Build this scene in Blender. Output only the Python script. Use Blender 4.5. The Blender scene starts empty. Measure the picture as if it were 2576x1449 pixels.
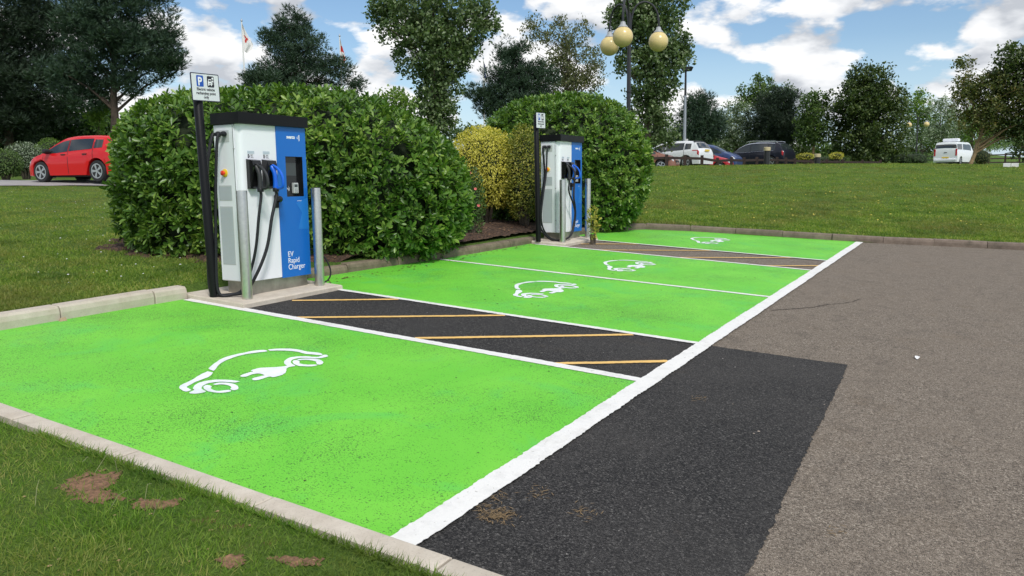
import bpy, math, random
import numpy as np
from mathutils import Vector, Matrix, Euler
random.seed(7)
rng = np.random.default_rng(11)
C = bpy.context.scene.collection
SC = bpy.context.scene

# ------------------------------------------------------------------ camera, sky, sun, exposure
FPX, PITCH, ROLL, YAW, EYE = 1967.08, .1345, -.0101, .5337, 1.5535
SX, SY = .0143, .0522                      # cross-falls of the car park
_f = np.array([math.cos(YAW)*math.cos(PITCH), math.sin(YAW)*math.cos(PITCH), -math.sin(PITCH)])
_r = np.array([math.sin(YAW), -math.cos(YAW), 0.0]); _u = np.cross(_r, _f)
_r, _u = _r*math.cos(ROLL)+_u*math.sin(ROLL), -_r*math.sin(ROLL)+_u*math.cos(ROLL)
cd = bpy.data.cameras.new('camera'); cam = bpy.data.objects.new('camera', cd); C.objects.link(cam)
cd.sensor_width = 36; cd.lens = 36*FPX/2576; cd.clip_start = .05; cd.clip_end = 3000
m = Matrix.Identity(4)
for i in range(3):
    m[i][0] = _r[i]; m[i][1] = _u[i]; m[i][2] = -_f[i]
m[2][3] = EYE
cam.matrix_world = m
SC.camera = cam
SUN_EL, SUN_AZ = math.radians(50), math.radians(-128)     # direction the light comes from (azimuth from +X)
sd = bpy.data.lights.new('sun', 'SUN'); sun = bpy.data.objects.new('sun', sd); C.objects.link(sun)
sd.energy = 2.4; sd.angle = math.radians(10); sd.color = (1, .965, .9)
sv = Vector((math.cos(SUN_EL)*math.cos(SUN_AZ), math.cos(SUN_EL)*math.sin(SUN_AZ), math.sin(SUN_EL)))
sun.rotation_euler = sv.to_track_quat('Z', 'Y').to_euler()
W = bpy.data.worlds.new('World'); SC.world = W; W.use_nodes = True
nt = W.node_tree; nt.nodes.clear()
def N(nt, t, **k):
    n = nt.nodes.new(t)
    for a, b in k.items():
        if a.startswith('i_'): n.inputs[a[2:].replace('_', ' ')].default_value = b
        else: setattr(n, a, b)
    return n
def mathn(nt, op, a, b=None, clamp=False):
    n = nt.nodes.new('ShaderNodeMath'); n.operation = op; n.use_clamp = clamp
    for i, v in enumerate((a, b)):
        if v is None: continue
        if isinstance(v, (int, float)): n.inputs[i].default_value = v
        else: nt.links.new(v, n.inputs[i])
    return n.outputs[0]
def ramp(nt, fac, stops, interp='LINEAR'):
    n = nt.nodes.new('ShaderNodeValToRGB'); n.color_ramp.interpolation = interp
    e = n.color_ramp.elements
    while len(e) < len(stops): e.new(.5)
    for k, (p, c) in enumerate(stops):
        e[k].position = p; e[k].color = (*c, 1) if len(c) == 3 else c
    nt.links.new(fac, n.inputs[0]); return n.outputs[0]
def mixc(nt, fac, a, b, blend='MIX'):
    n = nt.nodes.new('ShaderNodeMix'); n.data_type = 'RGBA'; n.blend_type = blend
    if isinstance(fac, (int, float)): n.inputs[0].default_value = fac
    else: nt.links.new(fac, n.inputs[0])
    for i, v in ((6, a), (7, b)):
        if isinstance(v, tuple): n.inputs[i].default_value = (*v, 1)
        else: nt.links.new(v, n.inputs[i])
    return n.outputs[2]
sky = N(nt, 'ShaderNodeTexSky', sky_type='NISHITA', sun_disc=False, sun_elevation=SUN_EL,
        sun_rotation=math.pi/2-SUN_AZ, air_density=1.0, dust_density=.7, ozone_density=1.6)
tc = N(nt, 'ShaderNodeTexCoord')
CLOUD_OFF = (9.1, 7.7, 6.6)
mp = N(nt, 'ShaderNodeMapping'); mp.inputs['Scale'].default_value = (3.0, 3.0, 6.8); mp.inputs['Location'].default_value = CLOUD_OFF
nt.links.new(tc.outputs['Generated'], mp.inputs[0])
n1 = N(nt, 'ShaderNodeTexNoise', i_Scale=2.8, i_Detail=9.0, i_Roughness=.52, i_Distortion=.0); nt.links.new(mp.outputs[0], n1.inputs['Vector'])
mp2 = N(nt, 'ShaderNodeMapping'); mp2.inputs['Scale'].default_value = (3.0, 3.0, 6.8)
mp2.inputs['Location'].default_value = (CLOUD_OFF[0], CLOUD_OFF[1], CLOUD_OFF[2]+.22)
nt.links.new(tc.outputs['Generated'], mp2.inputs[0])
n2 = N(nt, 'ShaderNodeTexNoise', i_Scale=2.8, i_Detail=4.0, i_Roughness=.5, i_Distortion=.0); nt.links.new(mp2.outputs[0], n2.inputs['Vector'])
cover = ramp(nt, n1.outputs[0], [(.46, (0, 0, 0)), (.525, (1, 1, 1))])
shade = mathn(nt, 'SUBTRACT', n2.outputs[0], n1.outputs[0])
tone = ramp(nt, mathn(nt, 'ADD', shade, .5), [(.38, (1.0, 1.0, 1.0)), (.48, (.80, .82, .85)), (.58, (.52, .55, .60))])
bg1 = N(nt, 'ShaderNodeBackground', i_Strength=.11); hs = N(nt, 'ShaderNodeHueSaturation', i_Saturation=1.12); nt.links.new(sky.outputs[0], hs.inputs['Color'])
sepz = N(nt, 'ShaderNodeSeparateXYZ'); nt.links.new(tc.outputs['Generated'], sepz.inputs[0])
haze = ramp(nt, sepz.outputs[2], [(0, (.8, .8, .8)), (.16, (0, 0, 0))])
nt.links.new(mixc(nt, haze, hs.outputs[0], (4.6, 6.1, 7.6)), bg1.inputs[0])
bg2 = N(nt, 'ShaderNodeBackground', i_Strength=.92); nt.links.new(tone, bg2.inputs[0])
ms = N(nt, 'ShaderNodeMixShader'); nt.links.new(cover, ms.inputs[0]); nt.links.new(bg1.outputs[0], ms.inputs[1]); nt.links.new(bg2.outputs[0], ms.inputs[2])
wo = N(nt, 'ShaderNodeOutputWorld'); nt.links.new(ms.outputs[0], wo.inputs[0])
SC.view_settings.view_transform = 'Standard'; SC.view_settings.look = 'None'
SC.view_settings.gamma = 1; SC.view_settings.use_curve_mapping = False; SC.view_settings.exposure = .25
SC.cycles.max_bounces = 6; SC.cycles.diffuse_bounces = 3; SC.cycles.glossy_bounces = 3; SC.cycles.transmission_bounces = 4
SC.cycles.transparent_max_bounces = 6

# ------------------------------------------------------------------ places: sight lines measured on the photograph, turned into points of the ground plan
def ray(px, py): return _f*FPX + _r*(px-1288) - _u*(py-724.5)
def hit(px, py, dz=0):
    d = ray(px, py); t = (dz-EYE)/(d[2]-SX*d[0]-SY*d[1]); return d*t + np.array([0, 0, EYE])
def atd(px, py, D):
    d = ray(px, py); return d/(d[0]*math.cos(YAW)+d[1]*math.sin(YAW))*D + np.array([0, 0, EYE])   # D: depth along the viewing axis
def at_y(px, py, y):
    d = ray(px, py); return d/d[1]*y + np.array([0, 0, EYE])
def gz(x, y): return SX*x + SY*y

# ------------------------------------------------------------------ materials
def mat(name, col, rough=.6, metal=0, spec=.5, var=0, vscale=8, bump=0, bscale=60, coat=0, dirt=None, aniso=None):
    M = bpy.data.materials.new(name); M.use_nodes = True; t = M.node_tree
    b = t.nodes['Principled BSDF']; b.inputs['Roughness'].default_value = rough; b.inputs['Metallic'].default_value = metal
    b.inputs['Specular IOR Level'].default_value = spec; b.inputs['Coat Weight'].default_value = coat; b.inputs['Coat Roughness'].default_value = .08
    geo = N(t, 'ShaderNodeNewGeometry'); pos = geo.outputs['Position']
    c = None
    if var:
        n = N(t, 'ShaderNodeTexNoise', i_Scale=float(vscale), i_Detail=5.0, i_Roughness=.6); t.links.new(pos, n.inputs['Vector'])
        c = mixc(t, ramp(t, n.outputs[0], [(.3, (0, 0, 0)), (.7, (1, 1, 1))]), tuple(x*(1-var) for x in col), tuple(min(1, x*(1+var)) for x in col))
    if dirt:
        n = N(t, 'ShaderNodeTexNoise', i_Scale=2.3, i_Detail=7.0, i_Roughness=.7); t.links.new(pos, n.inputs['Vector'])
        c = mixc(t, ramp(t, n.outputs[0], [(.5, (0, 0, 0)), (.75, (.8, .8, .8))]), c if c is not None else tuple(col), tuple(dirt))
    if c is not None: t.links.new(c, b.inputs['Base Color'])
    else: b.inputs['Base Color'].default_value = (*col, 1)
    if bump:
        n = N(t, 'ShaderNodeTexNoise', i_Scale=float(bscale), i_Detail=4.0); t.links.new(pos, n.inputs['Vector'])
        bp = N(t, 'ShaderNodeBump', i_Strength=bump, i_Distance=.01); t.links.new(n.outputs[0], bp.inputs['Height']); t.links.new(bp.outputs[0], b.inputs['Normal'])
    return M
def leafmat(name, cols, rough=.45, trans=.25, spec=.4, patch=None):
    """foliage: every leaf takes its own tone between the given colours"""
    M = bpy.data.materials.new(name); M.use_nodes = True; t = M.node_tree
    b = t.nodes['Principled BSDF']; out = t.nodes['Material Output']
    geo = N(t, 'ShaderNodeNewGeometry'); oi = N(t, 'ShaderNodeObjectInfo')
    v = mathn(t, 'FRACT', mathn(t, 'ADD', geo.outputs['Random Per Island'], oi.outputs['Random']))
    n = N(t, 'ShaderNodeTexNoise', i_Scale=1.3, i_Detail=2.0); t.links.new(geo.outputs['Position'], n.inputs['Vector'])
    v = mathn(t, 'ADD', mathn(t, 'MULTIPLY', v, .75), mathn(t, 'MULTIPLY', mathn(t, 'SUBTRACT', n.outputs[0], .38), 1.0), True)
    c = ramp(t, v, [(i/(len(cols)-1), q) for i, q in enumerate(cols)])
    if patch:
        nb = N(t, 'ShaderNodeTexNoise', i_Scale=.45, i_Detail=7.0, i_Roughness=.68); t.links.new(geo.outputs['Position'], nb.inputs['Vector'])
        c = mixc(t, ramp(t, nb.outputs[0], [(.46, (0, 0, 0)), (.64, (.75, .75, .75))]), c, patch)
        nd = N(t, 'ShaderNodeTexNoise', i_Scale=1.1, i_Detail=6.0, i_Roughness=.7); t.links.new(geo.outputs['Position'], nd.inputs['Vector'])
        c = mixc(t, ramp(t, nd.outputs[0], [(.36, (.6, .6, .6)), (.5, (0, 0, 0))]), c, (.035, .085, .018))
    t.links.new(c, b.inputs['Base Color']); b.inputs['Roughness'].default_value = rough; b.inputs['Specular IOR Level'].default_value = spec
    tr = N(t, 'ShaderNodeBsdfTranslucent'); c2 = mixc(t, 1.0, c, (1.5, 1.7, .7), 'MULTIPLY'); t.links.new(c2, tr.inputs[0])
    mx = N(t, 'ShaderNodeMixShader'); mx.inputs[0].default_value = trans
    t.links.new(b.outputs[0], mx.inputs[1]); t.links.new(tr.outputs[0], mx.inputs[2]); t.links.new(mx.outputs[0], out.inputs[0])
    return M
def groundmat(name, kind):
    M = bpy.data.materials.new(name); M.use_nodes = True; t = M.node_tree; L = t.links
    b = t.nodes['Principled BSDF']; pos = N(t, 'ShaderNodeNewGeometry').outputs['Position']
    def noise(s, d=5.0, r=.6, dist=0.0):
        n = N(t, 'ShaderNodeTexNoise', i_Scale=float(s), i_Detail=d, i_Roughness=r, i_Distortion=dist); L.new(pos, n.inputs['Vector']); return n.outputs[0]
    def vor(s, f='F1'):
        n = N(t, 'ShaderNodeTexVoronoi', feature=f, i_Scale=float(s)); L.new(pos, n.inputs['Vector']); return n
    bumpsrc = None; bs = .5; bd = .01
    if kind in ('old', 'new', 'paint', 'white', 'yellow'):
        g = vor(125); g2 = vor(260)
        grain = mathn(t, 'ADD', mathn(t, 'MULTIPLY', g.outputs['Distance'], .6), mathn(t, 'MULTIPLY', noise(260, 2), .5))
    if kind in ('old', 'new'):
        big = noise(.55, 6, .62); mid = noise(5, 6, .7)
        if kind == 'old':
            a = ramp(t, g.outputs['Color'], [(.12, (.090, .073, .057)), (.4, (.225, .187, .149)), (.75, (.36, .305, .245)), (1, (.62, .55, .45))])
            c = mixc(t, ramp(t, big, [(.35, (0, 0, 0)), (.7, (1, 1, 1))]), a, (.285, .235, .185)); 
            c = mixc(t, .45, c, a)
            c = mixc(t, mathn(t, 'MULTIPLY', ramp(t, noise(2.3, 5, .7), [(.56, (0, 0, 0)), (.75, (1, 1, 1))]), .4), c, (.23, .175, .12))
            c = mixc(t, mathn(t, 'MULTIPLY', ramp(t, mid, [(.25, (1, 1, 1)), (.5, (0, 0, 0))]), .45), c, (.09, .078, .068))
        else:
            a = ramp(t, g.outputs['Color'], [(.15, (.020, .020, .020)), (.5, (.050, .048, .047)), (.8, (.098, .094, .089)), (1, (.24, .23, .215))])
            c = mixc(t, mathn(t, 'MULTIPLY', ramp(t, big, [(.42, (0, 0, 0)), (.66, (1, 1, 1))]), .6), a, (.10, .094, .088))
            c = mixc(t, mathn(t, 'MULTIPLY', ramp(t, noise(1.1, 7, .72, .6), [(.58, (0, 0, 0)), (.74, (1, 1, 1))]), .45), c, (.105, .082, .058))
        # crevices between the stones
        c = mixc(t, ramp(t, g2.outputs['Distance'], [(.35, (0, 0, 0)), (.75, (.8, .8, .8))]), c, (.03, .027, .024) if kind == 'old' else (.009, .009, .01))
        L.new(c, b.inputs['Base Color']); b.inputs['Roughness'].default_value = .9; b.inputs['Specular IOR Level'].default_value = .15
        bumpsrc = grain; bs = .8; bd = .006
    elif kind == 'paint':
        w = noise(.8, 6, .6, 1.2); w2 = noise(1.7, 5, .6, .8)
        base = mixc(t, ramp(t, w, [(.36, (0, 0, 0)), (.66, (1, 1, 1))]), (.135, .52, .038), (.180, .58, .050))
        base = mixc(t, mathn(t, 'MULTIPLY', ramp(t, w2, [(.52, (0, 0, 0)), (.66, (1, 1, 1))]), .6), base, (.105, .53, .085))
        base = mixc(t, mathn(t, 'MULTIPLY', ramp(t, noise(.45, 6, .66), [(.52, (0, 0, 0)), (.72, (1, 1, 1))]), .3), base, (.22, .46, .08))
        # pits where the stones show through the coat, more of them in worn areas
        wear = ramp(t, noise(1.2, 5, .6), [(.35, (0, 0, 0)), (.75, (1, 1, 1))])
        th = mathn(t, 'SUBTRACT', .775, mathn(t, 'MULTIPLY', wear, .17))
        pits = mathn(t, 'MULTIPLY', mathn(t, 'GREATER_THAN', mathn(t, 'ADD', mathn(t, 'MULTIPLY', vor(125).outputs['Distance'], .55), mathn(t, 'MULTIPLY', noise(60, 5, .75), .62)), th), .7)
        c = mixc(t, pits, base, (.03, .075, .02))
        c = mixc(t, mathn(t, 'MULTIPLY', ramp(t, noise(3.1, 9, .8), [(.66, (0, 0, 0)), (.76, (1, 1, 1))]), .55), c, (.10, .14, .04))
        L.new(c, b.inputs['Base Color']); b.inputs['Roughness'].default_value = .62; b.inputs['Specular IOR Level'].default_value = .3
        bumpsrc = grain; bs = .45; bd = .004
    elif kind in ('white', 'yellow'):
        col = (.76, .75, .72) if kind == 'white' else (.78, .49, .15)
        d = noise(7, 7, .75); st = noise(38, 4, .7)
        c = mixc(t, mathn(t, 'MULTIPLY', ramp(t, d, [(.5, (0, 0, 0)), (.78, (1, 1, 1))]), .55), col, tuple(x*.62 for x in col))
        c = mixc(t, mathn(t, 'MULTIPLY', mathn(t, 'GREATER_THAN', st, .66), .6), c, (.2, .18, .15))
        L.new(c, b.inputs['Base Color']); b.inputs['Roughness'].default_value = .6; bumpsrc = grain; bs = .4; bd = .004
        sc_ = noise(2.2, 8, .8); b.inputs['Base Color'].default_value = (*col, 1); c = mixc(t, mathn(t, 'MULTIPLY', ramp(t, sc_, [(.54, (0, 0, 0)), (.70, (1, 1, 1))]), .35), c, (.36, .33, .28)); L.new(c, b.inputs['Base Color'])
    elif kind == 'lawn':
        big = noise(.35, 6, .6); mid = noise(2.2, 6, .7); fine = noise(45, 4, .7); fine2 = noise(11, 6, .75)
        c = mixc(t, ramp(t, fine, [(.3, (0, 0, 0)), (.7, (1, 1, 1))]), (.045, .095, .014), (.15, .245, .042))
        c = mixc(t, mathn(t, 'MULTIPLY', ramp(t, mid, [(.4, (0, 0, 0)), (.75, (1, 1, 1))]), .5), c, (.13, .18, .035))
        c = mixc(t, mathn(t, 'MULTIPLY', ramp(t, big, [(.3, (1, 1, 1)), (.5, (0, 0, 0))]), .5), c, (.035, .085, .018))
        c = mixc(t, ramp(t, mathn(t, 'ADD', mathn(t, 'MULTIPLY', mid, .7), mathn(t, 'MULTIPLY', fine2, .35)), [(.61, (0, 0, 0)), (.68, (.85, .85, .85))]), c, (.19, .105, .055))
        L.new(c, b.inputs['Base Color']); b.inputs['Roughness'].default_value = .9; b.inputs['Specular IOR Level'].default_value = .15
        bumpsrc = mathn(t, 'ADD', fine, fine2); bs = 1.0; bd = .04
    elif kind == 'soil':
        g = vor(34); c = ramp(t, g.outputs['Color'], [(.1, (.03, .016, .010)), (.5, (.10, .055, .032)), (.85, (.20, .11, .062)), (1, (.34, .22, .13))])
        c = mixc(t, ramp(t, noise(1.6, 5), [(.35, (0, 0, 0)), (.65, (.6, .6, .6))]), c, (.05, .03, .02))
        L.new(c, b.inputs['Base Color']); b.inputs['Roughness'].default_value = .95; bumpsrc = mathn(t, 'ADD', g.outputs['Distance'], noise(20, 6, .7)); bs = 1; bd = .04
    elif kind in ('kerbnew', 'kerbold', 'kerbbrown'):
        a, b2 = {'kerbnew': ((.46, .40, .325), (.62, .56, .47)), 'kerbold': ((.12, .095, .062), (.28, .225, .16)), 'kerbbrown': ((.13, .098, .075), (.27, .21, .165))}[kind]
        c = mixc(t, ramp(t, noise(6, 7, .7), [(.3, (0, 0, 0)), (.7, (1, 1, 1))]), a, b2)
        oi = N(t, 'ShaderNodeObjectInfo'); c = mixc(t, mathn(t, 'MULTIPLY', oi.outputs['Random'], .35), c, tuple(x*.8 for x in a))
        sp = noise(120, 3); c = mixc(t, mathn(t, 'MULTIPLY', mathn(t, 'GREATER_THAN', sp, .62), .35), c, tuple(x*.5 for x in a))
        c = mixc(t, mathn(t, 'MULTIPLY', ramp(t, noise(2.1, 8, .78), [(.52, (0, 0, 0)), (.7, (1, 1, 1))]), .7 if kind != 'kerbnew' else .35), c, (.06, .055, .035) if kind != 'kerbnew' else (.30, .22, .13))
        L.new(c, b.inputs['Base Color']); b.inputs['Roughness'].default_value = .85; bumpsrc = noise(90, 6, .7); bs = .6 if kind != 'kerbnew' else .25; bd = .01
    if bumpsrc is not None:
        bp = N(t, 'ShaderNodeBump', i_Strength=bs, i_Distance=bd); L.new(bumpsrc, bp.inputs['Height']); L.new(bp.outputs[0], b.inputs['Normal'])
    return M
OLD, NEW, PAINT, WHITE, YELLOW = (groundmat(n, k) for n, k in (('worn_tarmac', 'old'), ('fresh_tarmac', 'new'), ('green_bay_paint', 'paint'), ('white_road_paint', 'white'), ('yellow_road_paint', 'yellow')))
REDSOIL = mat('red_brown_soil', (.19, .105, .058), .95, var=.5, vscale=45, bump=1.0, bscale=60)
LAWN, SOIL = groundmat('lawn_turf', 'lawn'), groundmat('bark_soil', 'soil')
KNEW, KOLD, KBROWN = groundmat('new_kerb_concrete', 'kerbnew'), groundmat('mossy_kerb_concrete', 'kerbold'), groundmat('brown_kerb_concrete', 'kerbbrown')
M_white = mat('white_powder_coat', (.80, .815, .86), .35, spec=.4, bump=.05, bscale=400)
M_blue = mat('blue_powder_coat', (.004, .135, .52), .38, bump=.05, bscale=400)
M_blue2 = mat('pale_blue_print', (.012, .18, .58), .38)
M_black = mat('black_powder_coat', (.006, .006, .007), .4, spec=.22, bump=.1, bscale=300)
M_gloss = mat('gloss_black_plastic', (.010, .010, .011), .16)
M_rubber = mat('black_cable_rubber', (.014, .015, .018), .5, spec=.3, bump=.1, bscale=200)
M_plugblk = mat('dark_plug_plastic', (.022, .023, .025), .5)
M_plugblu = mat('blue_plug_plastic', (.006, .12, .66), .35)
M_steel = mat('brushed_steel', (.60, .585, .54), .30, metal=1, var=.08, vscale=30, bump=.08, bscale=250)
M_ssbase = mat('dull_steel_base', (.34, .32, .28), .42, metal=.85, var=.2, vscale=9)
M_grey = mat('grey_vent_mesh', (.50, .52, .52), .55)
M_lgrey = mat('pale_label', (.48, .55, .62), .5)
M_screen = mat('dark_screen_glass', (.035, .045, .048), .12)
M_red = mat('red_button', (.75, .05, .02), .3); M_yel = mat('yellow_ring', (.8, .55, .03), .4)
M_ink = mat('black_print', (.012, .012, .02), .5); M_wink = mat('white_print', (.85, .87, .9), .5)
M_signw = mat('sign_white', (.68, .71, .73), .35); M_signb = mat('sign_blue', (.008, .08, .42), .35)
M_navy = mat('sign_navy_border', (.010, .009, .03), .4)
M_plinth = groundmat('plinth_concrete', 'kerbnew')
M_globe = mat('cream_globe_plastic', (.66, .52, .23), .28, var=.06, vscale=4)
M_cap = mat('grey_lamp_cap', (.34, .35, .36), .5); M_pole = mat('black_lamp_paint', (.016, .016, .018), .35)
M_galv = mat('galvanised_pole', (.34, .37, .41), .5, metal=.4)
M_wood = mat('dark_stained_rail', (.028, .015, .011), .75, var=.4, vscale=6)
M_bark = mat('grey_brown_bark', (.085, .068, .05), .9, var=.45, vscale=9, bump=.6, bscale=20)
M_pinebark = mat('dark_pine_bark', (.05, .036, .026), .9, var=.5, vscale=5, bump=.6, bscale=12)
M_palebark = mat('pale_orange_bark', (.27, .19, .10), .85, var=.3, vscale=5)
M_flag = mat('white_flag_cloth', (.72, .71, .70), .8); M_flagr = mat('red_flag_cloth', (.55, .03, .025), .8); M_flagb = mat('blue_flag_cloth', (.02, .03, .16), .8)
M_glass = mat('dark_car_glass', (.022, .028, .03), .06, spec=.8); M_tyre = mat('tyre_rubber', (.016, .016, .017), .7)
M_rim = mat('silver_alloy', (.55, .56, .58), .3, metal=.8); M_trim = mat('black_car_trim', (.012, .012, .013), .5)
M_chrome = mat('chrome_trim', (.7, .72, .74), .15, metal=1)
M_lampr = mat('red_lamp_lens', (.45, .01, .012), .15, coat=.5); M_lampw = mat('clear_lamp_lens', (.55, .57, .6), .12, coat=.5)
M_plate = mat('yellow_plate', (.75, .52, .05), .4); M_twig_shade = mat('hedge_twig_shade', (.014, .024, .008), .95)
M_wood2 = mat('mossy_timber', (.13, .12, .07), .9, var=.3)
def paint(name, c, **k): return mat(name, c, .4, spec=.25, coat=.55, **k)
LAUREL = leafmat('laurel_leaf', [(0.035, 0.081, 0.016), (0.071, 0.156, 0.023), (0.135, 0.240, 0.039), (0.270, 0.377, 0.072)], .36, .24, .4)
PINE = leafmat('pine_needles', [(0.024, 0.050, 0.033), (0.045, 0.081, 0.049), (0.079, 0.128, 0.074)], .55, .12, .25)
PINE2 = leafmat('dark_pine_needles', [(0.016, 0.029, 0.019), (0.029, 0.049, 0.029), (0.053, 0.082, 0.046)], .55, .10, .25)
POPLAR = leafmat('poplar_leaves', [(0.036, 0.068, 0.022), (0.075, 0.128, 0.041), (0.140, 0.201, 0.081), (0.251, 0.307, 0.162)], .42, .22, .5)
BIRCH = leafmat('birch_leaves', [(0.053, 0.068, 0.024), (0.105, 0.128, 0.045), (0.195, 0.180, 0.083)], .5, .25)
BROAD = leafmat('broad_leaves', [(0.030, 0.056, 0.017), (0.060, 0.110, 0.026), (0.115, 0.186, 0.046), (0.169, 0.237, 0.056)], .5, .25)
DARKB = leafmat('dark_broad_leaves', [(0.025, 0.048, 0.016), (0.055, 0.091, 0.022), (0.125, 0.162, 0.038)], .5, .2)
LIGHTB = leafmat('light_leaves', [(0.068, 0.128, 0.024), (0.135, 0.230, 0.041), (0.230, 0.324, 0.074)], .5, .3)
SILVER = leafmat('silvery_leaves', [(0.052, 0.085, 0.036), (0.117, 0.169, 0.085), (0.260, 0.325, 0.221), (0.546, 0.598, 0.494)], .5, .2)
CYPRESS = leafmat('cypress_sprays', [(0.022, 0.060, 0.021), (0.050, 0.109, 0.031), (0.106, 0.184, 0.049)], .6, .15)
GOLD = leafmat('golden_leaves', [(0.306, 0.285, 0.045), (0.551, 0.495, 0.083), (0.765, 0.690, 0.150)], .45, .3)
GOLD2 = leafmat('olive_gold_leaves', [(0.071, 0.102, 0.020), (0.214, 0.238, 0.037), (0.536, 0.459, 0.085)], .45, .3)
ROSEL = leafmat('rose_leaves', [(0.026, 0.065, 0.016), (0.065, 0.130, 0.026), (0.117, 0.182, 0.052)], .5, .2)
CHERRY = leafmat('cherry_leaves', [(0.035, 0.058, 0.016), (0.080, 0.109, 0.029), (0.152, 0.168, 0.048), (0.240, 0.176, 0.072)], .5, .25)
GRASS = leafmat('grass_blades', [(0.059, 0.133, 0.017), (0.126, 0.242, 0.031), (0.219, 0.333, 0.054), (0.453, 0.400, 0.158)], .55, .42, .2, patch=(.19, .20, .06))
GRASSF = leafmat('lawn_blades', [(0.089, 0.164, 0.024), (0.154, 0.251, 0.040), (0.243, 0.316, 0.059), (0.383, 0.369, 0.119)], .6, .4, .2, patch=(.22, .19, .07))
GRASSD = leafmat('dark_grass_blades', [(0.043, 0.108, 0.033), (0.089, 0.189, 0.057), (0.164, 0.272, 0.095)], .55, .4, .2)
PINK = mat('pink_petals', (.72, .18, .16), .6); LEAFY = mat('yellowed_leaf', (.45, .40, .06), .5)

# ------------------------------------------------------------------ mesh helpers
def link(name, me, parent=None, loc=None):
    o = bpy.data.objects.new(name, me); C.objects.link(o)
    if parent is not None: o.parent = parent
    if loc is not None: o.location = loc
    return o
def tag(o, label=None, cat=None, group=None, kind=None):
    if label: o['label'] = label
    if cat: o['category'] = cat
    if group: o['group'] = group
    if kind: o['kind'] = kind
    return o
def empty(name, loc=(0, 0, 0), label=None, cat=None, group=None, rz=0, kind=None):
    o = bpy.data.objects.new(name, None); C.objects.link(o); o.location = loc; o.rotation_euler = (0, 0, rz)
    o.empty_display_size = .2
    return tag(o, label, cat, group, kind)
def np_mesh(name, V, F, material, smooth=False):
    V = np.ascontiguousarray(V, dtype=np.float32); F = np.ascontiguousarray(F, dtype=np.int32)
    me = bpy.data.meshes.new(name); k = F.shape[1]
    me.vertices.add(len(V)); me.vertices.foreach_set('co', V.ravel())
    me.loops.add(F.size); me.loops.foreach_set('vertex_index', F.ravel())
    me.polygons.add(len(F)); me.polygons.foreach_set('loop_start', np.arange(0, F.size, k, dtype=np.int32))
    me.polygons.foreach_set('use_smooth', np.full(len(F), smooth))
    me.update(calc_edges=True); me.materials.append(material)
    return me
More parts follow.
